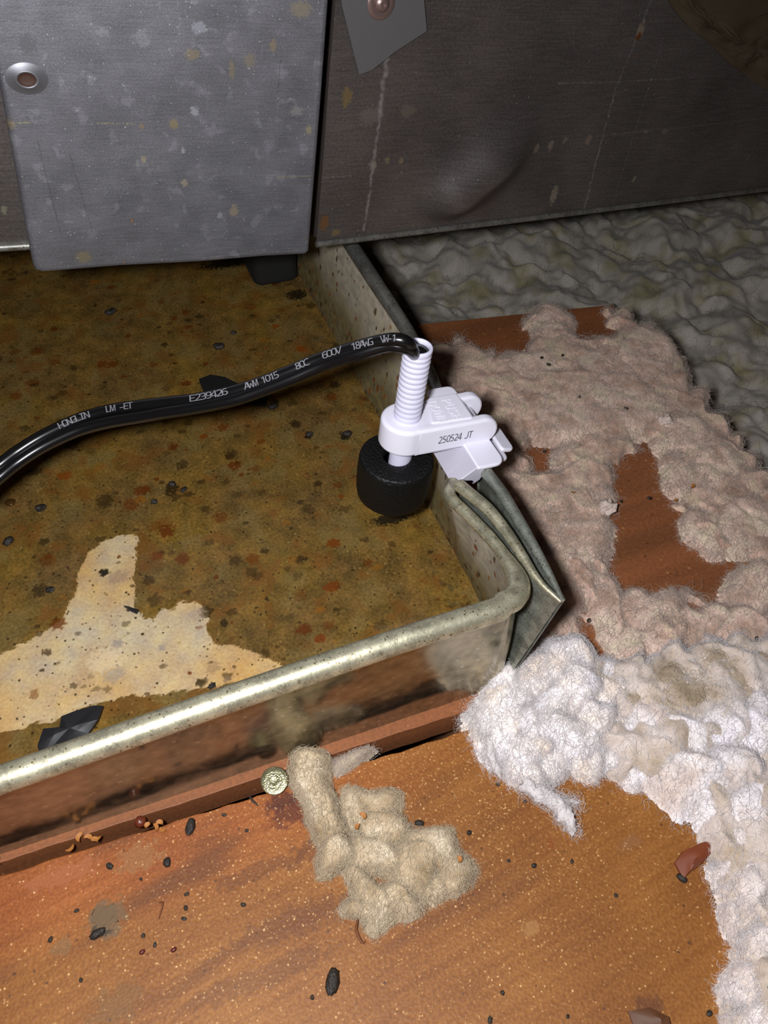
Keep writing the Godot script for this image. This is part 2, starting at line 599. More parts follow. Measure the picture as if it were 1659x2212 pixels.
	# marked stains of the photograph: rust blooms, dark deposits, pale worn places
	for m in [[Vector2(-0.0675, -0.24788), 5.0, rgb(104, 52, 14)], [Vector2(-0.10218, -0.21942), 8.0, rgb(96, 52, 18)], [Vector2(-0.01969, -0.2253), 6.0, rgb(128, 62, 14)], [Vector2(-0.01296, -0.20284), 8.0, rgb(128, 62, 14)], [Vector2(-0.03743, -0.07951), 8.0, rgb(116, 54, 14)], [Vector2(-0.04515, -0.05935), 9.0, rgb(112, 52, 14)],
			[Vector2(-0.13253, -0.15121), 9.0, rgb(126, 64, 18)], [Vector2(-0.07235, -0.1563), 5.0, rgb(118, 58, 16)], [Vector2(-0.00013, -0.03174), 9.0, rgb(60, 26, 10)], [Vector2(-0.0267, -0.10225), 4.0, rgb(116, 56, 16)], [Vector2(-0.06983, -0.08217), 8.0, rgb(112, 60, 16)], [Vector2(-0.10414, -0.09537), 7.0, rgb(110, 58, 20)], [Vector2(-0.0563, -0.03921), 6.0, rgb(118, 54, 16)]]:
		var p: Vector2 = (m[0] - PAN_O) / PAN_S * Vector2(w, h)
		blot(buf, w, h, p.x, p.y, m[1] * 1.9, m[1] * 1.5, m[2], 0.8, wob)
	for m in [[Vector2(-0.00471, -0.27322), 74.0, 52.0], [Vector2(-0.05849, -0.18858), 26.0, 26.0], [Vector2(-0.04207, -0.17432), 30.0, 16.0], [Vector2(-0.01285, -0.13622), 13.0, 13.0], [Vector2(-0.01087, -0.08401), 40.0, 16.0], [Vector2(-0.00146, -0.24867), 30.0, 22.0], [Vector2(-0.02673, -0.28996), 90.0, 22.0], [Vector2(-0.02857, -0.14153), 9.0, 9.0], [Vector2(-0.12452, -0.09419), 9.0, 9.0]]:
		var p: Vector2 = (m[0] - PAN_O) / PAN_S * Vector2(w, h)
		blot(buf, w, h, p.x, p.y, m[1], m[2], rgb(26, 21, 13), 0.85, wob)
	for m in [[Vector2(-0.12445, -0.061), 11.0, rgb(150, 138, 128), 0.7], [Vector2(-0.11993, -0.09025), 20.0, rgb(150, 126, 108), 0.5], [Vector2(-0.12933, -0.05513), 34.0, rgb(226, 208, 176), 0.5], [Vector2(-0.12791, -0.04877), 20.0, rgb(160, 146, 130), 0.5], [Vector2(-0.09564, -0.06379), 18.0, rgb(170, 150, 130), 0.6], [Vector2(-0.11021, -0.0539), 8.0, rgb(150, 138, 130), 0.6], [Vector2(-0.09513, -0.03994), 14.0, rgb(150, 120, 90), 0.5], [Vector2(-0.09167, -0.03386), 8.0, rgb(140, 112, 90), 0.6]]:
		var p: Vector2 = (m[0] - PAN_O) / PAN_S * Vector2(w, h)
		blot(buf, w, h, p.x, p.y, m[1], m[1] * 0.8, m[2], m[3], wob)
	# yellow-green scum along the right wall
	for i in 110:
		var p := (Vector2(0.006 - 0.012 * pow(rng.randf(), 1.3), rng.randf_range(-0.3, 0.0)) - PAN_O) / PAN_S * Vector2(w, h)
		var s := rng.randf_range(3.0, 11.0)
		blot(buf, w, h, p.x, p.y, s * 0.7, s, [rgb(96, 86, 56), rgb(62, 55, 36), rgb(112, 98, 68), rgb(84, 52, 24)][rng.randi() % 4], 0.35, wob)
	for y in h:
		for x in w:
			var k := y * w + x
			if buf[k * 3] < 60: ro[k] = 110
	var m := mat(Color.WHITE, 1.0)
	m.metallic_specular = 0.2
	m.albedo_texture = tex(w, h, buf)
	m.roughness_texture = tex(w, h, ro, Image.FORMAT_L8)
	m.heightmap_enabled = true
	m.heightmap_scale = 0.012
	m.heightmap_texture = tex(w, h, c, Image.FORMAT_L8)
	return m

func galvanised(w: int, sd: int, tint: Color, vary: float, specks: int) -> PackedByteArray:
	var sp := plate(cells(14.0 / w, sd, FastNoiseLite.RETURN_CELL_VALUE), w, w, true)
	var a := plate(noise(5.0 / w, sd + 3, FastNoiseLite.TYPE_SIMPLEX_SMOOTH, 5), w, w, true)
	var b := plate(noise(0.21, sd + 5, FastNoiseLite.TYPE_SIMPLEX_SMOOTH, 3), w, w, true)
	var buf := PackedByteArray()
	buf.resize(w * w * 3)
	for k in w * w:
		var f := 1.0 + vary * ((sp[k] - 128) / 255.0 * 0.9 + (a[k] - 128) / 255.0 * 1.2 + (b[k] - 128) / 255.0 * 1.0)
		buf[k * 3] = clampi(int(tint.r * 255.0 * f), 0, 255)
		buf[k * 3 + 1] = clampi(int(tint.g * 255.0 * f), 0, 255)
		buf[k * 3 + 2] = clampi(int(tint.b * 255.0 * f), 0, 255)
	var wob := noise(0.2, sd + 9)
	rng.seed = sd
	for i in specks:
		var s := rng.randf_range(1.0, 3.8)
		blot(buf, w, w, rng.randf() * w, rng.randf() * w, s, s, rgb(240, 236, 214) if rng.randf() < 0.66 else (rgb(98, 86, 60) if rng.randf() < 0.8 else rgb(112, 66, 30)), 0.85, wob)
	return buf

func triplanar(m: StandardMaterial3D, per_m: float, world := false) -> StandardMaterial3D:
	m.uv1_triplanar = true
	m.uv1_world_triplanar = world
	m.uv1_scale = Vector3.ONE * per_m
	return m

func wall_material() -> StandardMaterial3D:
	# u runs along the wall; v 0.5-1 is the inner face (0.5 at the rim), 0-0.5 the outer one
	var w := 1600
	var h := 256
	var a := plate(noise(0.012, 13, FastNoiseLite.TYPE_SIMPLEX_SMOOTH, 5), w, h)
	var b := plate(noise(0.08, 14, FastNoiseLite.TYPE_SIMPLEX_SMOOTH, 4), w, h)
	var buf := PackedByteArray()
	buf.resize(w * h * 3)
	var ro := PackedByteArray()
	ro.resize(w * h)
	var me := PackedByteArray()
	me.resize(w * h)
	for y in h:
		for x in w:
			var k := y * w + x
			var v := (y + 0.5) / h
			var n := (a[k] - 128) / 255.0
			var f := (b[k] - 128) / 255.0
			var c := Vector3(150, 148, 138) * (1.0 + 0.25 * n + 0.3 * f)
			if v > 0.5:
				var low := smoothstep(0.62, 0.95, v + 0.25 * n + 0.1 * f)
				c = Vector3(190, 180, 160) * (1.0 + 0.25 * n + 0.3 * f)
				c = c.lerp(Vector3(112, 98, 58) * (1.0 + 0.5 * f), low * 0.85)
				ro[k] = 150
				me[k] = 60
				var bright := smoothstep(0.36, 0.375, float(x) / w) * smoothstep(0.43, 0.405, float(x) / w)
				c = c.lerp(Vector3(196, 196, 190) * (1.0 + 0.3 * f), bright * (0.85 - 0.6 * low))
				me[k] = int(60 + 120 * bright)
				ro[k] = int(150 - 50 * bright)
			else:
				ro[k] = clampi(int(52.0 + 70.0 * n + 40.0 * f), 26, 140)
				me[k] = 235
				c = Vector3(c.x * 1.06, c.y * 1.02, c.z * 0.92)
			buf[k * 3] = clampi(int(c.x), 0, 255)
			buf[k * 3 + 1] = clampi(int(c.y), 0, 255)
			buf[k * 3 + 2] = clampi(int(c.z), 0, 255)
	var wob := noise(0.15, 17)
	rng.seed = 5
	for i in 900:
		var v := 0.99 - pow(rng.randf(), 1.6) * 0.42
		var s := rng.randf_range(0.8, 4.0)
		blot(buf, w, h, rng.randf() * w, v * h, s * 0.7, s * 1.3, [rgb(118, 56, 20), rgb(70, 50, 26), rgb(148, 84, 30), rgb(58, 44, 26)][rng.randi() % 4], 0.75, wob)
	for i in 1100:
		var s := rng.randf_range(0.7, 1.5)
		blot(buf, w, h, rng.randf() * w, rng.randf() * 0.48 * h, s, s, rgb(214, 210, 196), 0.6, wob)
	var m := mat(Color.WHITE, 1.0, 1.0)
	m.albedo_texture = tex(w, h, buf)
	m.roughness_texture = tex(w, h, ro, Image.FORMAT_L8)
	m.metallic_texture = tex(w, h, me, Image.FORMAT_L8)
	return m

const COVER_O := Vector3(-0.1202, 0.0833, -0.17)
const COVER_W := 0.1041
const COVER_H := 0.145
const TILT := -0.1047

func cover_uv(p: Vector2) -> Vector2:
	return Vector2(p.x / COVER_W, 1.0 - p.y / COVER_H)

func cover_material() -> StandardMaterial3D:
	var w := 1000
	var h := 1390
	var sp := plate(cells(0.022, 4, FastNoiseLite.RETURN_CELL_VALUE), w, h)
	var a := plate(noise(0.005, 6, FastNoiseLite.TYPE_SIMPLEX_SMOOTH, 4), w, h)
	var b := plate(noise(0.12, 7, FastNoiseLite.TYPE_SIMPLEX_SMOOTH, 3), w, h)
	var pick := plate(noise(0.012, 66, FastNoiseLite.TYPE_SIMPLEX_SMOOTH, 3), w, h)
	var line := noise(0.22, 18, FastNoiseLite.TYPE_SIMPLEX_SMOOTH, 2)
	var buf := PackedByteArray()
	buf.resize(w * h * 3)
	for y in h:
		for x in w:
			var k := y * w + x
			var f := 1.0 + 0.16 * (a[k] - 128) / 255.0 + 0.22 * (b[k] - 128) / 255.0 + 0.09 * line.get_noise_2d(x * 0.03, y)
			f += smoothstep(0.60, 0.78, pick[k] / 255.0) * smoothstep(0.45, 0.7, sp[k] / 255.0) * 0.13 + 0.05 * (sp[k] - 128) / 255.0
			buf[k * 3] = clampi(int(117.0 * f), 0, 255)
			buf[k * 3 + 1] = clampi(int(117.0 * f), 0, 255)
			buf[k * 3 + 2] = clampi(int(122.0 * f), 0, 255)
	var wob := noise(0.09, 91, FastNoiseLite.TYPE_SIMPLEX_SMOOTH, 3)
	for m in [[Vector2(0.0524, 0.05232), 16.0, 18.0, rgb(158, 140, 104)], [Vector2(0.04184, 0.05182), 10.0, 10.0, rgb(150, 132, 108)], [Vector2(0.05511, 0.03186), 13.0, 15.0, rgb(176, 164, 142)], [Vector2(0.04159, 0.04067), 11.0, 13.0, rgb(172, 162, 134)], [Vector2(0.07306, 0.02055), 18.0, 26.0, rgb(164, 150, 126)],
			[Vector2(0.01749, 0.00554), 30.0, 26.0, rgb(142, 130, 100)], [Vector2(0.05938, 0.07396), 26.0, 18.0, rgb(146, 134, 108)], [Vector2(0.0861, 0.07723), 14.0, 20.0, rgb(150, 134, 108)], [Vector2(0.07838, 0.0726), 22.0, 24.0, rgb(140, 130, 112)], [Vector2(0.07219, 0.06969), 10.0, 34.0, rgb(142, 132, 108)], [Vector2(0.10037, 0.04989), 12.0, 18.0, rgb(170, 160, 122)], [Vector2(0.00113, 0.05255), 22.0, 16.0, rgb(146, 134, 108)],
			[Vector2(0.06184, 0.08178), 26.0, 20.0, rgb(166, 168, 178)], [Vector2(0.05955, 0.05649), 16.0, 18.0, rgb(176, 178, 186)], [Vector2(0.09496, 0.08806), 40.0, 26.0, rgb(150, 140, 118)], [Vector2(0.03581, 0.01834), 4.0, 9.0, rgb(190, 130, 50)], [Vector2(0.03158, 0.00242), 4.0, 3.0, rgb(196, 140, 60)], [Vector2(0.0953, 0.05633), 26.0, 18.0, rgb(150, 148, 146)], [Vector2(0.0678, 0.01899), 12.0, 14.0, rgb(166, 168, 178)], [Vector2(0.05511, 0.04339), 8.0, 12.0, rgb(180, 182, 186)], [Vector2(0.01054, 0.07603), 26.0, 34.0, rgb(100, 100, 102)]]:
		var p := cover_uv(m[0]) * Vector2(w, h)
		blot(buf, w, h, p.x, p.y, m[1], m[2], m[3], 0.7, wob)
	for m in [[Vector2(0.02776, 0.05286), Vector2(0.03949, 0.05245), 4.0], [Vector2(0.08956, 0.03273), Vector2(0.10325, 0.03281), 4.0], [Vector2(-0.00151, 0.05286), Vector2(0.00808, 0.05334), 4.0]]:
		streak(buf, w, h, cover_uv(m[0]) * Vector2(w, h), cover_uv(m[1]) * Vector2(w, h), m[2], rgb(174, 164, 124), 1.0, wob)
	for m in [[Vector2(0.00861, 0.0481), Vector2(0.01102, 0.01588)], [Vector2(0.01788, 0.04342), Vector2(0.02186, 0.01523)], [Vector2(0.08882, 0.07277), Vector2(0.0883, 0.06249)]]:
		streak(buf, w, h, cover_uv(m[0]) * Vector2(w, h), cover_uv(m[1]) * Vector2(w, h), 3.0, rgb(78, 76, 76), 0.9, wob)
	rng.seed = 12
	for i in 420:
		var s := rng.randf_range(0.7, 2.0)
		blot(buf, w, h, rng.randf() * w, (0.35 + 0.65 * rng.randf()) * h, s, s, rgb(220, 220, 222), 0.8, wob)
	var m := mat(Color.WHITE, 0.52, 0.55)
	m.albedo_texture = tex(w, h, buf)
	m.heightmap_enabled = true
	m.heightmap_scale = 0.002
	m.heightmap_texture = tex(w, h, b, Image.FORMAT_L8)
	return m

const DUCT_O := Vector3(-0.0096, 0.0687, -0.183)
const DUCT_YAW := 0.1026
const DUCT_W := 0.36
const DUCT_H := 0.19

func duct_axes() -> Basis:
	return Basis(Vector3(0, 0, 1), TILT) * Basis(Vector3.UP, DUCT_YAW)

func duct_uv(p: Vector2) -> Vector2:
	return Vector2(p.x / DUCT_W, 1.0 - p.y / DUCT_H)

func duct_material() -> StandardMaterial3D:
	var w := 1800
	var h := 950
	var a := plate(noise(0.004, 26, FastNoiseLite.TYPE_SIMPLEX_SMOOTH, 5), w, h)
	var b := plate(noise(0.14, 27, FastNoiseLite.TYPE_SIMPLEX_SMOOTH, 3), w, h)
	var line := noise(0.3, 28, FastNoiseLite.TYPE_SIMPLEX_SMOOTH, 2)
	var buf := PackedByteArray()
	buf.resize(w * h * 3)
	for y in h:
		for x in w:
			var k := y * w + x
			var f := 1.0 + 0.22 * (a[k] - 128) / 255.0 + 0.26 * (b[k] - 128) / 255.0 + 0.12 * line.get_noise_2d(x * 0.03, y)
			var hue := (a[(k * 7 + 911) % (w * h)] - 128) / 255.0 * 4.0
			buf[k * 3] = clampi(int(104.0 * f + hue), 0, 255)
			buf[k * 3 + 1] = clampi(int(98.0 * f), 0, 255)
			buf[k * 3 + 2] = clampi(int(95.0 * f), 0, 255)
	var wob := noise(0.1, 92, FastNoiseLite.TYPE_SIMPLEX_SMOOTH, 3)
	var S := Vector2(w, h)
	for m in [[Vector2(0.02291, 0.07278), Vector2(0.02289, 0.04963), 11.0], [Vector2(0.02289, 0.04963), Vector2(0.02191, 0.00339), 8.0], [Vector2(0.14255, 0.09167), Vector2(0.1391, 0.05768), 5.0], [Vector2(0.1391, 0.05768), Vector2(0.1444, 0.00042), 6.0], [Vector2(0.15705, 0.07597), Vector2(0.16233, 0.00227), 3.0], [Vector2(0.10604, 0.06061), Vector2(0.13011, 0.06025), 5.0], [Vector2(0.13011, 0.06025), Vector2(0.20559, 0.06123), 3.0], [Vector2(0.1373, 0.03698), Vector2(0.24857, 0.03958), 3.0], [Vector2(0.08419, 0.02992), Vector2(0.12418, 0.0292), 2.0], [Vector2(0.05132, 0.06901), Vector2(0.06966, 0.06895), 2.0], [Vector2(0.00107, 0.02881), Vector2(0.01339, 0.02839), 3.5], [Vector2(0.07862, 0.01896), Vector2(0.0934, 0.01984), 2.5], [Vector2(0.09712, 0.08814), Vector2(0.11111, 0.073), 1.5]]:
		streak(buf, w, h, duct_uv(m[0]) * S, duct_uv(m[1]) * S, m[2] * 0.8, rgb(176, 174, 174), 0.62, wob)
	for m in [[Vector2(0.00784, 0.05876), 12.0, 20.0, rgb(150, 128, 84)], [Vector2(0.00279, 0.00969), 12.0, 20.0, rgb(136, 92, 52)], [Vector2(0.00862, 0.00449), 14.0, 8.0, rgb(140, 122, 80)], [Vector2(0.14211, 0.08055), 10.0, 20.0, rgb(168, 150, 128)], [Vector2(0.14218, 0.07826), 7.0, 8.0, rgb(120, 56, 18)], [Vector2(0.14423, 0.07068), 5.0, 8.0, rgb(130, 104, 84)], [Vector2(0.10284, 0.03414), 10.0, 13.0, rgb(166, 152, 130)], [Vector2(0.11172, 0.0344), 9.0, 13.0, rgb(160, 148, 130)], [Vector2(0.11942, 0.03618), 8.0, 9.0, rgb(150, 138, 124)], [Vector2(0.13299, 0.03557), 9.0, 14.0, rgb(156, 138, 118)], [Vector2(0.12223, 0.01027), 11.0, 25.0, rgb(168, 158, 138)], [Vector2(0.17036, 0.01439), 6.0, 8.0, rgb(152, 156, 128)], [Vector2(0.02845, 0.03368), 7.0, 8.0, rgb(146, 136, 108)], [Vector2(0.03499, 0.03322), 6.0, 7.0, rgb(150, 138, 104)], [Vector2(0.02228, 0.03243), 10.0, 12.0, rgb(160, 152, 140)], [Vector2(0.16676, 0.0372), 8.0, 6.0, rgb(140, 132, 124)], [Vector2(0.17865, 0.03697), 12.0, 6.0, rgb(140, 132, 124)], [Vector2(0.24685, 0.01959), 6.0, 9.0, rgb(130, 124, 108)], [Vector2(0.01856, 0.05157), 24.0, 20.0, rgb(128, 124, 120)], [Vector2(0.03478, 0.05256), 20.0, 14.0, rgb(128, 118, 108)]]:
		var p := duct_uv(m[0]) * S
		blot(buf, w, h, p.x, p.y, m[1], m[2], m[3], 0.75, wob)
	rng.seed = 14
	for i in 520:
		var s := rng.randf_range(0.7, 1.8)
		blot(buf, w, h, rng.randf() * w, rng.randf() * h, s, s, rgb(186, 182, 172), 0.6, wob)
	var m := mat(Color.WHITE, 0.40, 0.62)
	m.albedo_texture = tex(w, h, buf)
	return m

const WOOD_O := Vector2(-0.24, 0.0)
const WOOD_S := Vector2(0.40, 0.16)

func wood_material() -> StandardMaterial3D:
	var w := 2000
	var h := 800
	var a := noise(0.010, 41, FastNoiseLite.TYPE_SIMPLEX_SMOOTH, 4)
	var g := noise(0.05, 42, FastNoiseLite.TYPE_SIMPLEX_SMOOTH, 4)
	var c := plate(noise(0.16, 43, FastNoiseLite.TYPE_SIMPLEX_SMOOTH, 3), w, h)
	var big := plate(noise(0.0035, 47, FastNoiseLite.TYPE_SIMPLEX_SMOOTH, 4), w, h)
	var buf := PackedByteArray()
	buf.resize(w * h * 3)
	var co := cos(-0.13)
	var si := sin(-0.13)
	for y in h:
		for x in w:
			var k := y * w + x
			var u := x * co + y * si
			var v := -x * si + y * co
			var band := a.get_noise_2d(u * 0.16, v * 0.75)
			var gr := g.get_noise_2d(u * 0.05, v * 1.2)
			var f := (c[k] - 128) / 255.0
			var bg := big[k] / 255.0
			var px := (x / 2000.0 * 0.40 - 0.24)
			var pz := y / 800.0 * 0.16
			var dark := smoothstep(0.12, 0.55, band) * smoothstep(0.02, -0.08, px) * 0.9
			var r := 136.0 + 26.0 * (bg - 0.5) + 11.0 * gr + 36.0 * f
			var gg := 83.0 + 24.0 * (bg - 0.5) + 10.0 * gr + 30.0 * f
			var bb := 28.0 + 14.0 * (bg - 0.5) + 8.0 * gr + 24.0 * f
			var pink := smoothstep(0.035, 0.012, pz - 0.004) * smoothstep(0.0, -0.12, px) * 0.7
			r = lerpf(r, r * 1.10, pink)
			gg = lerpf(gg, gg * 0.93, pink)
			bb = lerpf(bb, bb * 1.0, pink)
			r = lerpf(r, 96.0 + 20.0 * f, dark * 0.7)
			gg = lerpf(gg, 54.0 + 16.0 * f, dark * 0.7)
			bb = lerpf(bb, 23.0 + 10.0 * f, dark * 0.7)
			buf[k * 3] = clampi(int(r), 0, 255)
			buf[k * 3 + 1] = clampi(int(gg), 0, 255)
			buf[k * 3 + 2] = clampi(int(bb), 0, 255)
	var wob := noise(0.05, 93, FastNoiseLite.TYPE_SIMPLEX_SMOOTH, 3)
	var S := Vector2(w, h)
	for m in [[Vector2(-0.08005, 0.01773), 60.0, 26.0, rgb(84, 36, 14), 0.75], [Vector2(-0.0855, 0.0134), 30.0, 14.0, rgb(70, 28, 12), 0.7], [Vector2(-0.0777, 0.03134), 60.0, 26.0, rgb(98, 54, 22), 0.5], [Vector2(-0.09773, 0.03107), 90.0, 14.0, rgb(98, 54, 22), 0.45], [Vector2(-0.09153, 0.04817), 110.0, 22.0, rgb(96, 54, 22), 0.45], [Vector2(-0.10504, 0.05804), 120.0, 18.0, rgb(98, 56, 24), 0.4],
			[Vector2(-0.14179, 0.02882), 30.0, 30.0, rgb(108, 84, 58), 0.8], [Vector2(-0.14379, 0.03127), 16.0, 12.0, rgb(56, 44, 28), 0.8], [Vector2(-0.15386, 0.03189), 16.0, 14.0, rgb(120, 92, 62), 0.5], [Vector2(-0.15233, 0.01226), 60.0, 18.0, rgb(164, 98, 66), 0.5], [Vector2(-0.13009, 0.01489), 40.0, 24.0, rgb(146, 112, 76), 0.45], [Vector2(-0.14235, 0.05104), 40.0, 26.0, rgb(112, 84, 48), 0.4], [Vector2(-0.02898, 0.07303), 14.0, 12.0, rgb(170, 128, 80), 0.5], [Vector2(-0.0123, 0.05427), 6.0, 12.0, rgb(130, 66, 14), 0.8], [Vector2(0.0109, 0.06223), 26.0, 12.0, rgb(142, 96, 66), 0.5], [Vector2(-0.00819, 0.10147), 20.0, 14.0, rgb(90, 50, 24), 0.6]]:
		var p: Vector2 = (m[0] - WOOD_O) / WOOD_S * S
		blot(buf, w, h, p.x, p.y, m[1], m[2], m[3], m[4], wob)
	rng.seed = 31
	var o: Vector2 = (Vector2(-0.04182, 0.0294) - WOOD_O) / WOOD_S * S
	for i in 11000:
		var p := o + Vector2(rng.randfn() * 360.0, rng.randfn() * 210.0)
		var s := rng.randf_range(0.5, 1.35)
		blot(buf, w, h, p.x, p.y, s, s, rgb(222, 184, 130), rng.randf_range(0.3, 1.0), wob)  # scattered pale tan dots, densest around one spot
	for i in 500:
		var s := rng.randf_range(0.8, 2.6)
		blot(buf, w, h, rng.randf() * w, rng.randf() * h, s, s, rgb(70, 40, 20), 0.7, wob)
	var m := mat(Color.WHITE, 0.62)
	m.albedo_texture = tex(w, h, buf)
	m.heightmap_enabled = true
	m.heightmap_scale = 0.010
	m.heightmap_texture = tex(w, h, c, Image.FORMAT_L8)
	return m

func board_material() -> StandardMaterial3D:
	var w := 700
	var a := noise(0.02, 51, FastNoiseLite.TYPE_SIMPLEX_SMOOTH, 4)
	var c := plate(noise(0.2, 52, FastNoiseLite.TYPE_SIMPLEX_SMOOTH, 3), w, w)
	var buf := PackedByteArray()
	buf.resize(w * w * 3)
	for y in w:
		for x in w:
			var k := y * w + x
			var f := 1.0 + 0.16 * a.get_noise_2d(x * 0.12, y * 1.2) + 0.25 * (c[k] - 128) / 255.0
			buf[k * 3] = clampi(int(132.0 * f), 0, 255)
			buf[k * 3 + 1] = clampi(int(80.0 * f), 0, 255)
			buf[k * 3 + 2] = clampi(int(46.0 * f), 0, 255)
	var wob := noise(0.2, 94)
	rng.seed = 33
	for i in 700:
		var s := rng.randf_range(0.6, 1.6)
		blot(buf, w, w, rng.randf() * w, rng.randf() * w, s, s, rgb(206, 150, 96) if rng.randf() < 0.6 else rgb(60, 34, 18), 0.7, wob)
	var m := mat(Color.WHITE, 0.6)
	m.albedo_texture = tex(w, w, buf)
	return triplanar(m, 4.0)

func fibre_wool(tint: Color, vary: float, dirt: int, sd: int) -> StandardMaterial3D:
	# loose mineral fibre: streaky fine grain and stray specks over the vertex colours
	var w := 512
	var a := plate(noise(0.02, sd, FastNoiseLite.TYPE_SIMPLEX_SMOOTH, 5), w, w, true)
	var b := plate(noise(0.10, sd + 1, FastNoiseLite.TYPE_SIMPLEX_SMOOTH, 4), w, w, true)
	var buf := PackedByteArray()
	buf.resize(w * w * 3)
	var hgt := PackedByteArray()
	hgt.resize(w * w)
	for k in w * w:
		var r := absf(a[k] - 128.0) / 128.0
		var f := 1.0 + vary * ((b[k] - 128) / 255.0 + 0.5 * (r - 0.3))
		buf[k * 3] = clampi(int(tint.r * 255.0 * f), 0, 255)
		buf[k * 3 + 1] = clampi(int(tint.g * 255.0 * f), 0, 255)
		buf[k * 3 + 2] = clampi(int(tint.b * 255.0 * f), 0, 255)
		hgt[k] = clampi(int(b[k] * 0.6 + r * 110.0), 0, 255)
	var wob := noise(0.2, sd + 5)
	rng.seed = sd
	for i in dirt:
		var s := rng.randf_range(0.8, 3.2)
		blot(buf, w, w, rng.randf() * w, rng.randf() * w, s, s * rng.randf_range(0.4, 1.0), rgb(84, 62, 40) if rng.randf() < 0.7 else rgb(176, 122, 60), 0.7, wob)
	var m := mat(Color.WHITE, 0.95)
	m.albedo_texture = tex(w, w, buf)
	m.vertex_color_use_as_albedo = true
	m.heightmap_enabled = true
	m.heightmap_scale = 0.014
	m.heightmap_texture = tex(w, w, hgt, Image.FORMAT_L8)
	m.rim_enabled = true
	m.rim = 0.25
	return triplanar(m, 26.0)

func materials() -> void:
	M.pan_floor = pan_floor_material()
	M.wall = wall_material()
	M.cover = cover_material()
	M.duct = duct_material()
	M.wood = wood_material()
	M.board = board_material()
	var gb := tex(512, 512, galvanised(512, 61, rgb(196, 195, 182), 0.24, 1900))
	M.rim = triplanar(mat(rgb(240, 235, 216), 0.43, 0.70), 22.0)
	M.rim.albedo_texture = gb
	var ding := tex(512, 512, plate(noise(0.05, 63, FastNoiseLite.TYPE_SIMPLEX_SMOOTH, 4), 512, 512, true), Image.FORMAT_L8)
	M.rim.heightmap_enabled = true
	M.rim.heightmap_scale = 0.005
	M.rim.heightmap_texture = ding
	M.ear = triplanar(mat(rgb(204, 210, 208), 0.38, 0.68), 22.0)
	M.ear.albedo_texture = gb
	M.ear.heightmap_enabled = true
	M.ear.heightmap_scale = 0.005
	M.ear.heightmap_texture = ding
	M.hem = triplanar(mat(rgb(165, 165, 168), 0.45, 0.6), 16.0)
	M.hem.albedo_texture = gb
	M.white_wool = fibre_wool(Color.WHITE, 0.10, 10, 201)
	M.grey_wool = fibre_wool(Color.WHITE, 0.30, 240, 211)
	M.clump_wool = fibre_wool(Color.WHITE, 0.14, 34, 221)
	M.white_strand = mat(rgb(250, 244, 243), 0.8)
	M.white_strand.backlight_enabled = true
	M.white_strand.backlight = Color(0.8, 0.8, 0.8)
	M.grey_strand = mat(rgb(214, 196, 182), 0.85)
	M.grey_strand.backlight_enabled = true
	M.grey_strand.backlight = Color(0.6, 0.6, 0.6)
	M.ball = mat(rgb(206, 188, 176), 0.9)
	M.beige_strand = mat(rgb(216, 198, 168), 0.85)
	M.beige_strand.backlight_enabled = true
	M.beige_strand.backlight = Color(0.6, 0.6, 0.6)
	M.wisp = mat(rgb(208, 200, 198), 0.9)
	M.dim_strand = mat(rgb(150, 140, 124), 0.9)
	M.plastic = mat(rgb(234, 231, 243), 0.34)
	M.plastic.subsurf_scatter_enabled = false
	M.tube = mat(rgb(218, 216, 236), 0.38)
	M.jaw = mat(rgb(186, 182, 194), 0.40)  # white plastic toned grey, standing in for shade on the jaw's side face
	M.ink = mat(rgb(70, 68, 80), 0.7)
	M.epoxy = mat(rgb(18, 16, 18), 0.12)
	M.cord = mat(rgb(15, 14, 15), 0.27)
	M.cord_ink = mat(rgb(118, 118, 122), 0.6)
	var fb := plate(noise(0.09, 71, FastNoiseLite.TYPE_SIMPLEX_SMOOTH, 4), 256, 256, true)
	M.float = triplanar(mat(rgb(14, 14, 14), 0.5), 30.0)
	M.float.heightmap_enabled = true
	M.float.heightmap_scale = 0.045
	M.float.heightmap_texture = tex(256, 256, fb, Image.FORMAT_L8)
	M.float.metallic_specular = 0.4
	M.rubber = mat(rgb(12, 11, 9), 0.8)
	M.black_flake = mat(rgb(34, 34, 36), 0.4)
	M.dropping = mat(rgb(38, 32, 26), 0.6)
	M.dropping.heightmap_enabled = true
	M.dropping.heightmap_scale = 0.03
	M.dropping.heightmap_texture = M.float.heightmap_texture
	triplanar(M.dropping, 60.0)
	M.speck = mat(rgb(50, 40, 30), 0.7)
	M.red_speck = mat(rgb(84, 24, 14), 0.5)
	M.twig = mat(rgb(112, 62, 28), 0.7)
	M.shaving = mat(rgb(168, 108, 48), 0.65)
	M.bark = mat(rgb(118, 56, 24), 0.5)
	M.droplet = mat(rgb(66, 44, 18), 0.12)
	M.amber = mat(rgb(96, 36, 12), 0.2)
	M.amber.clearcoat_enabled = true
	M.silver = mat(rgb(158, 154, 120), 0.34, 0.8)
	M.silver.heightmap_enabled = true
	M.silver.heightmap_scale = 0.014
	M.silver.heightmap_texture = M.float.heightmap_texture
	triplanar(M.silver, 60.0)
	M.water = mat(Color(0.5, 0.45, 0.3, 0.01), 0.04)
	M.water.metallic_specular = 0.28
	M.water.transparency = BaseMaterial3D.TRANSPARENCY_ALPHA
	M.grey_tape = mat(rgb(106, 106, 106), 0.42, 0.35)
	M.brown_tape = mat(rgb(70, 60, 46), 0.22)
	M.screw = mat(rgb(150, 128, 122), 0.35, 0.7)
	M.rusty = mat(rgb(70, 46, 36), 0.7, 0.1)
	M.dimple = mat(rgb(112, 112, 116), 0.42, 0.55)
	M.dark = mat(rgb(46, 38, 34), 0.8, 0.2)
	M.joist = mat(rgb(120, 78, 46), 0.8)

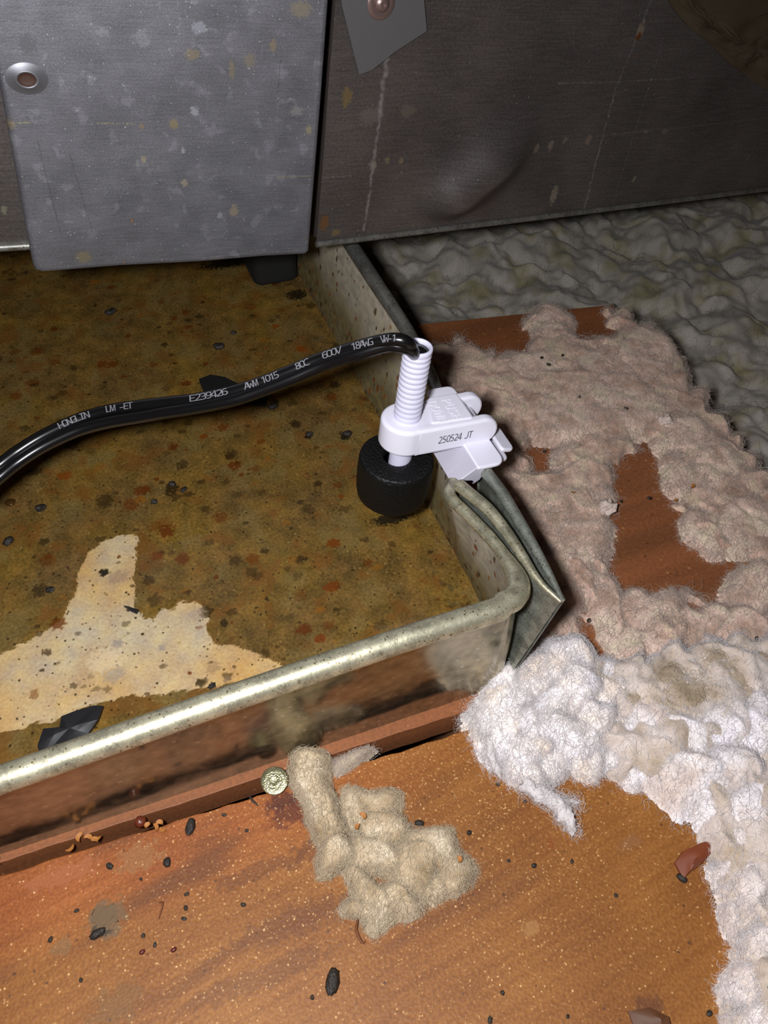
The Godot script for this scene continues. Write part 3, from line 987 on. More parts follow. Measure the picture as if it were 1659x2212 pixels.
# ---------------------------------------------------------------- setting: attic boards
func slab(s: Soup, outline: PackedVector2Array, y0: float, y1: float, bevel: float) -> void:
	prism(s, outline, y0, y1, bevel, Vector3.RIGHT, Vector3(0, 0, 1), Vector3.UP, Vector3.ZERO, 2)

func edge_line(a: Vector2, b: Vector2, n: int, amp: float, sd: int) -> PackedVector2Array:
	var o := PackedVector2Array()
	var w := noise(300.0, sd, FastNoiseLite.TYPE_SIMPLEX_SMOOTH, 3)
	for i in n: o.append(a.lerp(b, float(i) / (n - 1)) + Vector2(0, w.get_noise_2d(i * 0.0007 * 400.0 / n, 0.3) * amp))
	return o

func build_floor() -> void:
	var f := base("floor")
	f.set_meta("kind", "structure")
	var s := Soup.new()
	var o := edge_line(Vector2(-0.42, -0.002), Vector2(0.34, 0.0236), 240, 0.0006, 5)
	o.append_array(PackedVector2Array([Vector2(0.34, 0.42), Vector2(-0.42, 0.42)]))
	slab(s, o, -0.012, 0.0, 0.0004)
	for i in s.v.size(): s.uv[i] = (Vector2(s.v[i].x, s.v[i].z) - WOOD_O) / WOOD_S
	obj("board", s.mesh(30.0), M.wood, f).set_meta("label", "orange-brown foreground board speckled with small pale dots")
	s = Soup.new()
	o = edge_line(Vector2(-0.42, -0.0016), Vector2(0.149, 0.0078), 160, 0.0004, 6)
	o.append_array(PackedVector2Array([Vector2(0.150, -0.046), Vector2(0.155, -0.112), Vector2(0.160, -0.189), Vector2(0.052, -0.205), Vector2(-0.42, -0.218)]))
	slab(s, o, -0.012, 0.0, 0.0004)
	obj("board", s.mesh(30.0), M.board, f).set_meta("label", "reddish brown rear board under the pan and the grey insulation")
	for x in [-0.30, -0.02, 0.13]:
		s = Soup.new()
		slab(s, PackedVector2Array([Vector2(x, -0.19), Vector2(x + 0.038, -0.19), Vector2(x + 0.038, 0.4), Vector2(x, 0.4)]), -0.15, -0.0125, 0.002)
		obj("joist", s.mesh(30.0), M.joist, f)
	s = Soup.new()
	slab(s, PackedVector2Array([Vector2(-1.3, -1.3), Vector2(1.3, -1.3), Vector2(1.3, 1.3), Vector2(-1.3, 1.3)]), -0.20, -0.155, 0.002)
	obj("base_panel", s.mesh(30.0), M.joist, f)

func shell(called: String, lo: Vector3, hi: Vector3) -> void:
	var s := Soup.new()
	prism(s, PackedVector2Array([Vector2(lo.x, lo.z), Vector2(hi.x, lo.z), Vector2(hi.x, hi.z), Vector2(lo.x, hi.z)]), lo.y, hi.y, 0.002, Vector3.RIGHT, Vector3(0, 0, 1), Vector3.UP, Vector3.ZERO, 1)
	obj(called, s.mesh(30.0), M.joist).set_meta("kind", "structure")

func build_attic() -> void:
	# the dark attic round about: roof boards and boarded sides
	shell("ceiling", Vector3(-1.3, 1.25, -1.3), Vector3(1.3, 1.29, 1.3))
	shell("wall_back", Vector3(-1.3, -0.2, -1.34), Vector3(1.3, 1.25, -1.30))
	shell("wall_front", Vector3(-1.3, -0.2, 1.30), Vector3(1.3, 1.25, 1.34))
	shell("wall_left", Vector3(-1.34, -0.2, -1.3), Vector3(-1.30, 1.25, 1.3))
	shell("wall_right", Vector3(1.30, -0.2, -1.3), Vector3(1.34, 1.25, 1.3))

# ---------------------------------------------------------------- drain pan
func build_pan() -> void:
	var pan := base("drain_pan")
	tag(pan, "galvanised sheet-metal drain pan, rust-stained and wet inside, with a folded corner and rolled rim", "drain pan")
	# floor of the pan
	var s := Soup.new()
	var nx := 40
	var nz := 56
	var dent := noise(14.0, 9, FastNoiseLite.TYPE_SIMPLEX_SMOOTH, 2)
	var fl := func(i: int, j: int) -> Vector3:
		var x := -0.32 + 0.327 * i / nx
		var z := -0.50 + 0.500 * j / nz
		var k := smoothstep(0.007, -0.02, x) * smoothstep(0.0, -0.02, z)
		return Vector3(x, 0.0009 + 0.0004 * k * dent.get_noise_2d(x, z), z)
	for i in nx:
		for j in nz:
			var a: Vector3 = fl.call(i, j)
			var b: Vector3 = fl.call(i + 1, j)
			var c: Vector3 = fl.call(i + 1, j + 1)
			var d: Vector3 = fl.call(i, j + 1)
			var t := func(p: Vector3) -> Vector2: return (Vector2(p.x, p.z) - PAN_O) / PAN_S
			s.quad(a, b, c, d, t.call(a), t.call(b), t.call(c), t.call(d))
	for e in [[Vector3(-0.32, 0.0009, -0.5), Vector3(0.007, 0.0009, -0.5)], [Vector3(0.007, 0.0009, -0.5), Vector3(0.007, 0.0009, 0)], [Vector3(0.007, 0.0009, 0), Vector3(-0.32, 0.0009, 0)], [Vector3(-0.32, 0.0009, 0), Vector3(-0.32, 0.0009, -0.5)]]:
		s.quad(e[0], e[1], e[1] - Vector3(0, 0.0007, 0), e[0] - Vector3(0, 0.0007, 0))
	s.quad(Vector3(-0.32, 0.0002, -0.5), Vector3(0.007, 0.0002, -0.5), Vector3(0.007, 0.0002, 0), Vector3(-0.32, 0.0002, 0))
	obj("pan_floor", s.mesh(60.0), M.pan_floor, pan).set_meta("label", "wet rusty pan floor with a pale dry patch")
	# the wall: near run, rounded corner, right run bulging inwards where the ear is folded against it
	var low := PackedVector3Array([Vector3(-0.32, 0, 0), Vector3(-0.24, 0, 0), Vector3(-0.16, 0, 0), Vector3(-0.09, 0, 0), Vector3(-0.04, 0, 0), Vector3(-0.012, 0, 0), Vector3(-0.0045, 0, -0.0002), Vector3(-0.0005, 0, -0.003), Vector3(0.0022, 0, -0.011), Vector3(0.0050, 0, -0.025), Vector3(0.0066, 0, -0.042), Vector3(0.0067, 0, -0.050), Vector3(0.0068, 0, -0.06), Vector3(0.0066, 0, -0.09), Vector3(0.0064, 0, -0.13), Vector3(0.0062, 0, -0.18), Vector3(0.006, 0, -0.26), Vector3(0.006, 0, -0.36), Vector3(0.006, 0, -0.50)])
	var top := PackedVector3Array([Vector3(-0.32, 0.0440, 0.003), Vector3(-0.24, 0.0455, 0.003), Vector3(-0.16, 0.0475, 0.0020), Vector3(-0.09, 0.0502, 0.0005), Vector3(-0.04, 0.0520, 0.0), Vector3(-0.0125, 0.0525, 0.0), Vector3(-0.0058, 0.0525, -0.0012), Vector3(-0.0024, 0.0523, -0.0058), Vector3(-0.0014, 0.0518, -0.0140), Vector3(-0.0016, 0.0508, -0.0240), Vector3(-0.0040, 0.0500, -0.0370), Vector3(-0.0060, 0.0495, -0.0480), Vector3(-0.0006, 0.0478, -0.0570), Vector3(0.0080, 0.0490, -0.0840), Vector3(0.0132, 0.0500, -0.1300), Vector3(0.0136, 0.0500, -0.1800), Vector3(0.0138, 0.0500, -0.26), Vector3(0.0138, 0.0500, -0.36), Vector3(0.0138, 0.05, -0.50)])
	low = smooth_path(low, 6)
	top = smooth_path(top, 6)
	var n := low.size()
	var rings := []
	var wav := noise(30.0, 19, FastNoiseLite.TYPE_SIMPLEX_SMOOTH, 2)
	for i in n:
		var t := (low[mini(i + 1, n - 1)] - low[maxi(i - 1, 0)]).normalized()
		var out := Vector3(-t.z, 0, t.x)
		var r := PackedVector3Array()
		var steps := 10
		for k in steps + 1:
			var f := float(k) / steps
			r.append(low[i].lerp(top[i], f) + out * (0.0003 + 0.0012 * wav.get_noise_2d(i * 0.004, f * 0.03) * sin(PI * f)))
		for k in steps + 1:
			r.append(r[steps - k] - out * 0.0007)
		rings.append(r)
	s = Soup.new()
	var m: int = rings[0].size()
	var run := PackedFloat32Array([0.0])
	for i in range(1, n): run.append(run[i - 1] + low[i].distance_to(low[i - 1]))
	for k in n - 1:
		for i in m:
			var j: int = (i + 1) % m
			var v0 := float(i) / (m - 1)
			var v1 := float(i + 1) / (m - 1)
			s.quad(rings[k][i], rings[k][j], rings[k + 1][j], rings[k + 1][i], Vector2(run[k] / run[n - 1], v0), Vector2(run[k] / run[n - 1], v1), Vector2(run[k + 1] / run[n - 1], v1), Vector2(run[k + 1] / run[n - 1], v0))
	s.fan(rings[0])
	s.fan(rings[n - 1])
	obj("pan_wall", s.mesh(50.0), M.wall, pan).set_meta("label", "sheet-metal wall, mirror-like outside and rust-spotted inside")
	# rolled rim
	var path := PackedVector3Array()
	var inn := PackedVector3Array()
	for i in n:
		if top[i].z > -0.0565 or top[i].x < -0.01: path.append(top[i] + Vector3(0, 0.0006, 0.0012 if top[i].x < -0.012 else 0.0))
		elif top[i].z < -0.060: inn.append(top[i] + Vector3(0.0012, 0.0004, 0))
	s = Soup.new()
	var rad := []
	for p in path: rad.append(lerpf(0.0038, 0.0021, smoothstep(-0.002, -0.02, p.z)))
	tube(s, path, rad, 18)
	obj("rolled_rim", s.mesh(60.0), M.rim, pan).set_meta("label", "bright rolled rim along the near wall and corner")
	s = Soup.new()
	tube(s, inn, [0.0016, 0.0026, 0.0034, 0.0036, 0.0036], 16)
	obj("rolled_rim", s.mesh(60.0), M.hem, pan)
	# the ear: surplus sheet pinched into a flat double flap and folded back along the right wall
	var b := smooth_path(PackedVector3Array([Vector3(-0.0028, 0.0535, -0.0485), Vector3(-0.0016, 0.0540, -0.0440), Vector3(0.0012, 0.0545, -0.0350), Vector3(0.0028, 0.0540, -0.0250), Vector3(0.0034, 0.0535, -0.0140), Vector3(0.0040, 0.0530, -0.0040), Vector3(0.0068, 0.0526, 0.0048)]), 5)
	var c := smooth_path(PackedVector3Array([Vector3(0.0116, 0.0475, -0.0640), Vector3(0.0102, 0.0510, -0.0500), Vector3(0.0096, 0.0532, -0.0400), Vector3(0.0094, 0.0532, -0.0300), Vector3(0.0090, 0.0531, -0.0180), Vector3(0.0084, 0.0530, -0.0060), Vector3(0.0074, 0.0528, 0.0048)]), 5)
	for e in 2:
		var edge: PackedVector3Array = b if e == 0 else c
		var off := -0.0004 if e == 0 else 0.0004
		rings = []
		for i in edge.size():
			var f := float(i) / (edge.size() - 1)
			var foot := Vector3(0.0072, 0.0, -0.045).lerp(Vector3(0.0012 + off, 0.001, -0.0010), minf(1.0, f * 1.15))
			var r := PackedVector3Array()
			for k in 9:
				var q := foot.lerp(edge[i], k / 8.0)
				q.x += (0.0022 if e == 1 else 0.0010) * sin(PI * k / 8.0) * (1.0 - f)
				r.append(q + Vector3(off, 0, 0))
			for k in 9: r.append(r[8 - k] + Vector3(0.0006, 0, -0.0002))
			rings.append(r)
		s = Soup.new()
		s.loft(rings)
		obj("corner_ear", s.mesh(50.0), M.ear, pan)
		s = Soup.new()
		tube(s, edge, [0.0023, 0.0022, 0.0020, 0.0018, 0.0013, 0.0007], 14)
		obj("ear_hem", s.mesh(60.0), M.rim if e == 0 else M.ear, pan)
	# thin film of water over the wet part of the floor
	var dry := PackedVector2Array([Vector2(-0.16814, -0.07077), Vector2(-0.1542, -0.0716), Vector2(-0.14252, -0.07719), Vector2(-0.13568, -0.08671), Vector2(-0.1332, -0.09723), Vector2(-0.12861, -0.1061), Vector2(-0.11949, -0.11057), Vector2(-0.11049, -0.11047), Vector2(-0.10926, -0.10702), Vector2(-0.112, -0.09933), Vector2(-0.11489, -0.08618), Vector2(-0.11662, -0.07381), Vector2(-0.11401, -0.06751), Vector2(-0.1101, -0.06783), Vector2(-0.10676, -0.07033), Vector2(-0.10373, -0.06839), Vector2(-0.09971, -0.07135), Vector2(-0.09511, -0.07018), Vector2(-0.09161, -0.0641), Vector2(-0.0917, -0.06067), Vector2(-0.09445, -0.05908), Vector2(-0.09255, -0.04964), Vector2(-0.08403, -0.04456), Vector2(-0.07833, -0.0405), Vector2(-0.07488, -0.03467), Vector2(-0.06857, -0.0275), Vector2(-0.08125, -0.02974), Vector2(-0.09376, -0.03194), Vector2(-0.11359, -0.03606), Vector2(-0.12858, -0.03923), Vector2(-0.13915, -0.03975), Vector2(-0.14824, -0.03855), Vector2(-0.157, -0.03873), Vector2(-0.16982, -0.03991)])
	var g := PackedVector2Array()
	for p in dry: g.append((p - Vector2(-0.24, -0.33)) / 0.001)
	var mask := blur(raster(248, 330, [g]), 248, 330, 1, 2)
	s = Soup.new()
	var rip := noise(90.0, 29, FastNoiseLite.TYPE_SIMPLEX_SMOOTH, 2)
	for j in 329:
		for i in 246:
			if mask[j * 248 + i] > 0.75: continue
			var q := []
			for d in [[0, 0], [1, 0], [1, 1], [0, 1]]:
				var x: int = i + d[0]
				var z: int = j + d[1]
				q.append(Vector3(-0.24 + x * 0.001, 0.00150 - 0.0012 * smoothstep(0.2, 0.8, mask[z * 248 + x]) + 0.00005 * rip.get_noise_2d(x * 0.001, z * 0.001), -0.33 + z * 0.001))
			s.quad(q[0], q[1], q[2], q[3])
	var wat := obj("water_film", water_mesh(s), M.water, pan)
	wat.set_meta("label", "thin clear film of standing water")

func water_mesh(s: Soup) -> ArrayMesh:
	var t := SurfaceTool.new()
	t.begin(Mesh.PRIMITIVE_TRIANGLES)
	for p in s.v: t.add_vertex(p)
	t.generate_normals()
	return t.commit()

# ---------------------------------------------------------------- sheet-metal ducts above the pan
func face_box(s: Soup, w: float, h: float, d: float, bevel: float) -> void:
	prism(s, PackedVector2Array([Vector2(0, 0), Vector2(w, 0), Vector2(w, h), Vector2(0, h)]), -d, 0.0, bevel, Vector3.RIGHT, Vector3.UP, Vector3(0, 0, 1), Vector3.ZERO, 4)

func build_ducts() -> void:
	# cover: a slip-over sheet standing proud of the duct runs on either side
	var o := base("duct_cover", COVER_O)
	o.rotation.z = TILT
	tag(o, "pale grey galvanised duct cover with a rusty screw hole, hanging over the pan", "duct")
	var s := Soup.new()
	var out := PackedVector2Array([Vector2(0.0, 0.004), Vector2(0.0004, 0.0012), Vector2(0.003, 0.0), Vector2(0.03, 0.0004), Vector2(0.06, -0.0002), Vector2(0.085, 0.0003), Vector2(0.1025, 0.0), Vector2(0.1041, 0.0014), Vector2(0.1045, 0.06), Vector2(0.1041, 0.20), Vector2(-0.001, 0.20), Vector2(0.0006, 0.06)])
	prism(s, out, -0.012, 0.0, 0.0018, Vector3.RIGHT, Vector3.UP, Vector3(0, 0, 1), Vector3.ZERO, 4)
	for i in s.v.size(): s.uv[i] = Vector2(s.v[i].x / COVER_W, 1.0 - s.v[i].y / COVER_H)
	obj("sheet_panel", s.mesh(50.0), M.cover, o)
	# pressed dimple with the rusted hole
	var d := Vector2(0.00863, 0.0663)
	s = Soup.new()
	lathe(s, [[0.0062, 0.0], [0.0048, 0.0003], [0.0034, 0.0010], [0.0029, 0.0011], [0.0025, 0.0007]], 32)
	var dim := obj("screw_hole", s.mesh(70.0), M.dimple, o)
	s = Soup.new()
	lathe(s, [[0.0027, 0.0009], [0.0022, 0.0004], [0.0012, 0.00025], [0.0001, 0.0003]], 24)
	obj("rusty_core", s.mesh(60.0), M.rusty, dim)
	dim.position = Vector3(d.x, d.y, 0.0001)
	dim.rotation.x = PI / 2
	dim.scale = Vector3(1.0, 1.0, 0.75)
	# run on the left, behind the cover
	var l := base("metal_duct", COVER_O + Vector3(0.004, 0.0035, -0.013))
	l.rotation.z = TILT
	tag(l, "grey metal duct run with bright hem behind the pale cover's left edge", "duct")
	s = Soup.new()
	prism(s, PackedVector2Array([Vector2(-0.30, 0), Vector2(0.05, 0), Vector2(0.05, 0.22), Vector2(-0.30, 0.22)]), -0.25, 0.0, 0.001, Vector3.RIGHT, Vector3.UP, Vector3(0, 0, 1))
	for i in s.v.size(): s.uv[i] = Vector2(s.v[i].x / DUCT_W + 0.5, 1.0 - s.v[i].y / DUCT_H)
	obj("duct_body", s.mesh(40.0), M.duct, l)
	s = Soup.new()
	tube(s, PackedVector3Array([Vector3(-0.30, 0.0004, 0.0004), Vector3(-0.1, 0.0004, 0.0004), Vector3(0.05, 0.0004, 0.0004)]), [0.0016], 12)
	obj("bottom_hem", s.mesh(60.0), M.hem, l)
	# run on the right, with a diagonal dent
	var r := base("metal_duct", DUCT_O)
	r.transform = Transform3D(duct_axes(), DUCT_O)
	tag(r, "dark grey metal duct right of the pale cover, diagonally dented and scratched", "duct")
	s = Soup.new()
	var da := Vector2(0.04962, 0.00287)
	var db := Vector2(0.08735, 0.03172)
	var nx := 150
	var ny := 90
	var gr := []
	var warp := noise(9.0, 37, FastNoiseLite.TYPE_SIMPLEX_SMOOTH, 2)
	for j in ny + 1:
		var row := PackedVector3Array()
		for i in nx + 1:
			var x := DUCT_W * i / nx
			var y := 0.22 * j / ny
			var off := (Vector2(x, y) - da).cross((db - da).normalized())
			var win := smoothstep(-0.05, 0.45, (Vector2(x, y) - da).dot(db - da) / (db - da).length_squared()) * smoothstep(1.5, 0.8, (Vector2(x, y) - da).dot(db - da) / (db - da).length_squared())
			var z := 0.0100 * win * exp(-pow(off / (0.015 if off < 0.0 else 0.010), 2.0)) * smoothstep(0.0, 0.012, y)
			z += 0.0010 * warp.get_noise_2d(x, y) * smoothstep(0.0, 0.02, y)
			row.append(Vector3(x, y, z))
		gr.append(row)
	for j in ny:
		for i in nx:
			var u := func(p: Vector3) -> Vector2: return Vector2(p.x / DUCT_W, 1.0 - p.y / DUCT_H)
			var p := [gr[j][i], gr[j + 1][i], gr[j + 1][i + 1], gr[j][i + 1]]
			s.quad(p[0], p[1], p[2], p[3], u.call(p[0]), u.call(p[1]), u.call(p[2]), u.call(p[3]))
	obj("front_panel", s.mesh(70.0), M.duct, r)
	s = Soup.new()
	prism(s, PackedVector2Array([Vector2(0.001, 0.0005), Vector2(DUCT_W, 0.0005), Vector2(DUCT_W, 0.22), Vector2(0.001, 0.22)]), -0.25, -0.0045, 0.0005, Vector3.RIGHT, Vector3.UP, Vector3(0, 0, 1))
	obj("duct_body", s.mesh(40.0), M.dark, r)
	s = Soup.new()
	tube(s, PackedVector3Array([Vector3(0, 0.0002, 0.0003), Vector3(0.12, 0.0, 0.0004), Vector3(DUCT_W, 0.0002, 0.0003)]), [0.0013], 12)
	obj("bottom_hem", s.mesh(60.0), M.hem, r)
	# grey tape patch with a screw and washer
	var tp := PackedVector2Array([Vector2(-0.0003, 0.09671), Vector2(0.00171, 0.0892), Vector2(0.01105, 0.06705), Vector2(0.01621, 0.06851), Vector2(0.02494, 0.07462), Vector2(0.03704, 0.08129), Vector2(0.03398, 0.09084), Vector2(0.0314, 0.09724)])
	s = Soup.new()
	prism(s, tp, 0.0010, 0.0018, 0.0002, Vector3.RIGHT, Vector3.UP, Vector3(0, 0, 1), Vector3.ZERO, 2)
	var tape := obj("tape_patch", s.mesh(40.0), M.grey_tape)
	tape.transform = r.transform
	tag(tape, "grey foil tape patch with cut corners stuck on the dark duct beside the pale cover", "tape")
	var wc := Vector2(0.01625, 0.09042)
	var sc := base("screw")
	sc.transform = r.transform * Transform3D(Basis(Vector3.RIGHT, PI / 2), Vector3(wc.x, wc.y, 0.0019))
	tag(sc, "round-head screw and wide washer through the grey tape patch", "screw")
	s = Soup.new()
	lathe(s, [[0.0050, 0.0], [0.0054, 0.0004], [0.0050, 0.0009], [0.0036, 0.0011], [0.0031, 0.0008], [0.0001, 0.0008]], 36)
	obj("washer", s.mesh(50.0), M.screw, sc)
	s = Soup.new()
	lathe(s, [[0.0026, 0.0008], [0.0027, 0.0016], [0.0020, 0.0024], [0.0011, 0.0026], [0.0009, 0.0018], [0.0001, 0.0018]], 28)
	obj("screw_head", s.mesh(40.0), M.screw, sc)
	# crumpled brown tape or paper at the far right
	var bt := PackedVector2Array([Vector2(0.1414, 0.10147), Vector2(0.15194, 0.0909), Vector2(0.16542, 0.08311), Vector2(0.18158, 0.07663), Vector2(0.20218, 0.06672), Vector2(0.2186, 0.06026), Vector2(0.24439, 0.05094), Vector2(0.28286, 0.04146), Vector2(0.30335, 0.06131), Vector2(0.24711, 0.10352)])
	var cen := Vector2()
	for p in bt: cen += p
	cen /= bt.size()
	s = Soup.new()
	var cr := noise(45.0, 55, FastNoiseLite.TYPE_SIMPLEX_SMOOTH, 3)
	var rr := []
	for k in 16:
		var f := 1.0 - k / 16.0
		var ring_ := PackedVector3Array()
		for i in bt.size():
			for sub in 5:
				var p := bt[i].lerp(bt[(i + 1) % bt.size()], sub / 5.0)
				var q := cen.lerp(p, f)
				var cz := 0.0026 + (0.0022 - 0.005 * absf(cr.get_noise_2d(q.x * 0.6, q.y * 1.4))) * smoothstep(1.0, 0.7, f)
				ring_.append(Vector3(q.x, q.y, cz))
		rr.append(ring_)
	var back := PackedVector3Array()
	for p in rr[0]: back.append(p - Vector3(0, 0, 0.0014))
	rr.push_front(back)
	s.loft(rr, true, true, true)
	var br := obj("tape_patch", s.mesh(45.0), M.brown_tape)
	br.transform = r.transform
	tag(br, "crumpled glossy brown tape on the dark duct at the upper right", "tape")


# ---------------------------------------------------------------- float switch clipped over the rim
func build_switch() -> void:
	var o := base("float_switch", Vector3(-0.0146, 0.0300, -0.0740))
	o.rotation.z = -0.070
	tag(o, "white plastic float switch with black float and ribbed stem, clipped over the pan's right rim", "float switch")
	var s := Soup.new()
	lathe(s, [[0.0001, -0.0028], [0.0104, -0.0028], [0.0118, -0.0022], [0.0130, -0.0008], [0.0135, 0.0020], [0.0138, 0.0090], [0.0136, 0.0150], [0.0133, 0.0164], [0.0126, 0.0171], [0.0060, 0.0172], [0.0050, 0.0168], [0.0047, 0.0150]], 56)
	var fb := obj("float_body", s.mesh(50.0), M.float, o)
	fb.position.x = -0.0014
	fb.set_meta("label", "black cylindrical foam float")
	s = Soup.new()
	lathe(s, [[0.0041, 0.012], [0.0041, 0.0215], [0.0047, 0.0222], [0.0052, 0.0240]], 36)
	obj("lower_stem", s.mesh(30.0), M.tube, o)
	# ribbed tube: rounded ridges, open top
	s = Soup.new()
	var prof := [[0.0047, 0.030]]
	var y := 0.0335
	while y < 0.0615:
		for k in 8:
			var a := TAU * k / 8.0
			prof.append([0.00440 + 0.00034 * pow(0.5 - 0.5 * cos(a), 0.6), y + 0.00208 * k / 8.0])
		y += 0.00208
	prof.append_array([[0.0045, y], [0.00475, y + 0.0003], [0.0048, y + 0.0012], [0.0047, y + 0.0018], [0.0042, y + 0.0020], [0.0037, y + 0.0018], [0.0035, y + 0.0010], [0.0035, y - 0.004]])
	lathe(s, prof, 56)
	obj("ribbed_tube", s.mesh(75.0), M.tube, o).set_meta("label", "white ribbed threaded tube with open top")
	s = Soup.new()
	lathe(s, [[0.0037, y + 0.0004], [0.0032, y + 0.0007], [0.0016, y + 0.0010], [0.0001, y + 0.0011]], 28)
	obj("sealing_compound", s.mesh(70.0), M.epoxy, o).set_meta("label", "glossy black sealing compound in the tube mouth")
	# clip: flat arm with a round end about the tube
	s = Soup.new()
	var arm := PackedVector2Array()
	for k in 19:
		var a := deg_to_rad(90.0 + 180.0 * k / 18.0)
		arm.append(Vector2(cos(a) * 0.0090, sin(a) * 0.0086))
	arm.append_array(rounded([[0.0085, -0.0078, 0.003], [0.0235, -0.0078, 0.0025], [0.0235, 0.0086, 0.0025]], 5))
	prism(s, arm, 0.0240, 0.0352, 0.0014, Vector3.RIGHT, Vector3(0, 0, 1), Vector3.UP, Vector3.ZERO, 5)
	# two rails ending in round ears, joined by a lower web
	for z in [[0.0048, 0.00861], [-0.0080, -0.0040]]:
		var side := PackedVector2Array([Vector2(0.018, 0.0240), Vector2(0.018, 0.03525), Vector2(0.0240, 0.03535)]) if z[0] < 0.0 else PackedVector2Array([Vector2(0.001, 0.0239), Vector2(0.001, 0.03525), Vector2(0.0240, 0.03535)])
		for k in 13:
			var a := deg_to_rad(90.0 - 200.0 * k / 12.0)
			side.append(Vector2(0.0262 + cos(a) * 0.0062, 0.0293 + sin(a) * 0.0062))
		prism(s, side, z[0], z[1], 0.0012, Vector3.RIGHT, Vector3.UP, Vector3(0, 0, 1), Vector3.ZERO, 4)
	var web := PackedVector2Array()
	for k in 15:
		var a := deg_to_rad(160.0 - 320.0 * k / 14.0)
		web.append(Vector2(0.0246 + cos(a) * 0.0042, 0.0272 + sin(a) * 0.0046))
	prism(s, web, -0.0045, 0.0055, 0.0003, Vector3.RIGHT, Vector3.UP, Vector3(0, 0, 1))
	obj("clip_body", s.mesh(38.0), M.plastic, o).set_meta("label", "smooth white clip arm with two rounded ears")
	# raised push plate
	s = Soup.new()
	prism(s, rounded([[0.0066, 0.0058, 0.0012], [0.0108, -0.0072, 0.0012], [0.0221, -0.0072, 0.0012], [0.0224, 0.0066, 0.0012]], 3), 0.0350, 0.0358, 0.0005, Vector3.RIGHT, Vector3(0, 0, 1), Vector3.UP, Vector3.ZERO, 3)
	var pl := obj("push_plate", s.mesh(38.0), M.plastic, o)
	for t in [["PUSH", 0.0167], ["DOWN", 0.0113]]:
		var l := obj("raised_lettering", lettering(t[0], 0.0029, 0.00014), M.plastic, pl)
		l.set_meta("label", "raised letters %s" % t[0])
		# lines run towards the viewer, letter tops towards the outer end
		l.transform = Transform3D(Basis(Vector3(0, 0, 1), Vector3(1, 0, 0), Vector3(0, 1, 0)), Vector3(t[1], 0.03586, 0.0006))
	# printed date code on the front face
	var st := SurfaceTool.new()
	st.begin(Mesh.PRIMITIVE_TRIANGLES)
	var x := 0.0098
	for ch in "250524 JT":
		if ch != " ": st.append_from(lettering(ch, 0.0041, 0.00004), 0, Transform3D(Basis.from_scale(Vector3(0.62, 0.92, 1.0)), Vector3(x, 0.0298, 0.00870)))
		x += 0.00150 if ch != " " else 0.0011
	obj("printed_code", st.commit(), M.ink, o).set_meta("label", "small grey printed code 250524 JT")
	# jaw: a saddle along the rim with a notch for it
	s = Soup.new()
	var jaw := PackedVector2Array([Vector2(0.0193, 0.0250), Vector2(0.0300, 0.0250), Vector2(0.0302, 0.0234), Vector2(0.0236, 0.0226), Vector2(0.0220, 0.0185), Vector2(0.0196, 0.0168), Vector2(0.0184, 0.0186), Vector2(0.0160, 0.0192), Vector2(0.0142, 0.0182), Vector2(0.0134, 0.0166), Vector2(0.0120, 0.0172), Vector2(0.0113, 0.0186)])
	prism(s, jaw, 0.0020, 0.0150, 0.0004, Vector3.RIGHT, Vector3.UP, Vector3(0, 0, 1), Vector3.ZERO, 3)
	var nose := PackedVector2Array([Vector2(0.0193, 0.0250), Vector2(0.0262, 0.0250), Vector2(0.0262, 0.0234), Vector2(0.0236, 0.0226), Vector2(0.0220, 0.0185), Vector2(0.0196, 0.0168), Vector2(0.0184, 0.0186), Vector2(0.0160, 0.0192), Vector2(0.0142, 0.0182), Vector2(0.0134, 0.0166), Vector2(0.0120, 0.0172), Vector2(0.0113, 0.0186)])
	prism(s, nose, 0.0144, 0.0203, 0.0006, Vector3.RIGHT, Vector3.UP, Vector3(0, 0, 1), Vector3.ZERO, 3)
	obj("clip_jaw", s.mesh(38.0), M.jaw, o).set_meta("label", "white plastic jaw with grey shade painted in, notched over the metal rim")
	s = Soup.new()
	prism(s, rounded([[0.0194, 0.0060, 0.0012], [0.0300, 0.0060, 0.0012], [0.0304, 0.0208, 0.0042], [0.0194, 0.0208, 0.0010]], 6), 0.0240, 0.0256, 0.0006, Vector3.RIGHT, Vector3(0, 0, 1), Vector3.UP, Vector3.ZERO, 4)
	obj("jaw_ear", s.mesh(38.0), M.plastic, o)
	# spring tabs showing behind the ears
	for q in [[0.0325, 0.0238, 0.0010, 0.0130, 0.0062], [0.0308, 0.0212, 0.0050, 0.0150, 0.0050]]:
		s = Soup.new()
		prism(s, rounded([[0.0, 0.0, 0.0014], [q[4], -0.0004, 0.0018], [q[4], q[3] - q[2], 0.0024], [0.0, q[3] - q[2] + 0.0006, 0.0018]], 6), -0.0009, 0.0009, 0.0007, Vector3.RIGHT, Vector3(0, 0, 1), Vector3.UP, Vector3.ZERO, 4)
		var tab := obj("spring_tab", s.mesh(38.0), M.plastic, o)
		tab.position = Vector3(q[0], q[1], q[2])
		tab.rotation.z = -0.3
	s = Soup.new()
	prism(s, rounded([[0.0150, -0.0172, 0.003], [0.0258, -0.0172, 0.003], [0.0264, -0.0060, 0.0012], [0.0140, -0.0060, 0.0012]], 6), 0.0290, 0.0310, 0.0008, Vector3.RIGHT, Vector3(0, 0, 1), Vector3.UP, Vector3.ZERO, 4)
	obj("rear_ear", s.mesh(38.0), M.plastic, o)

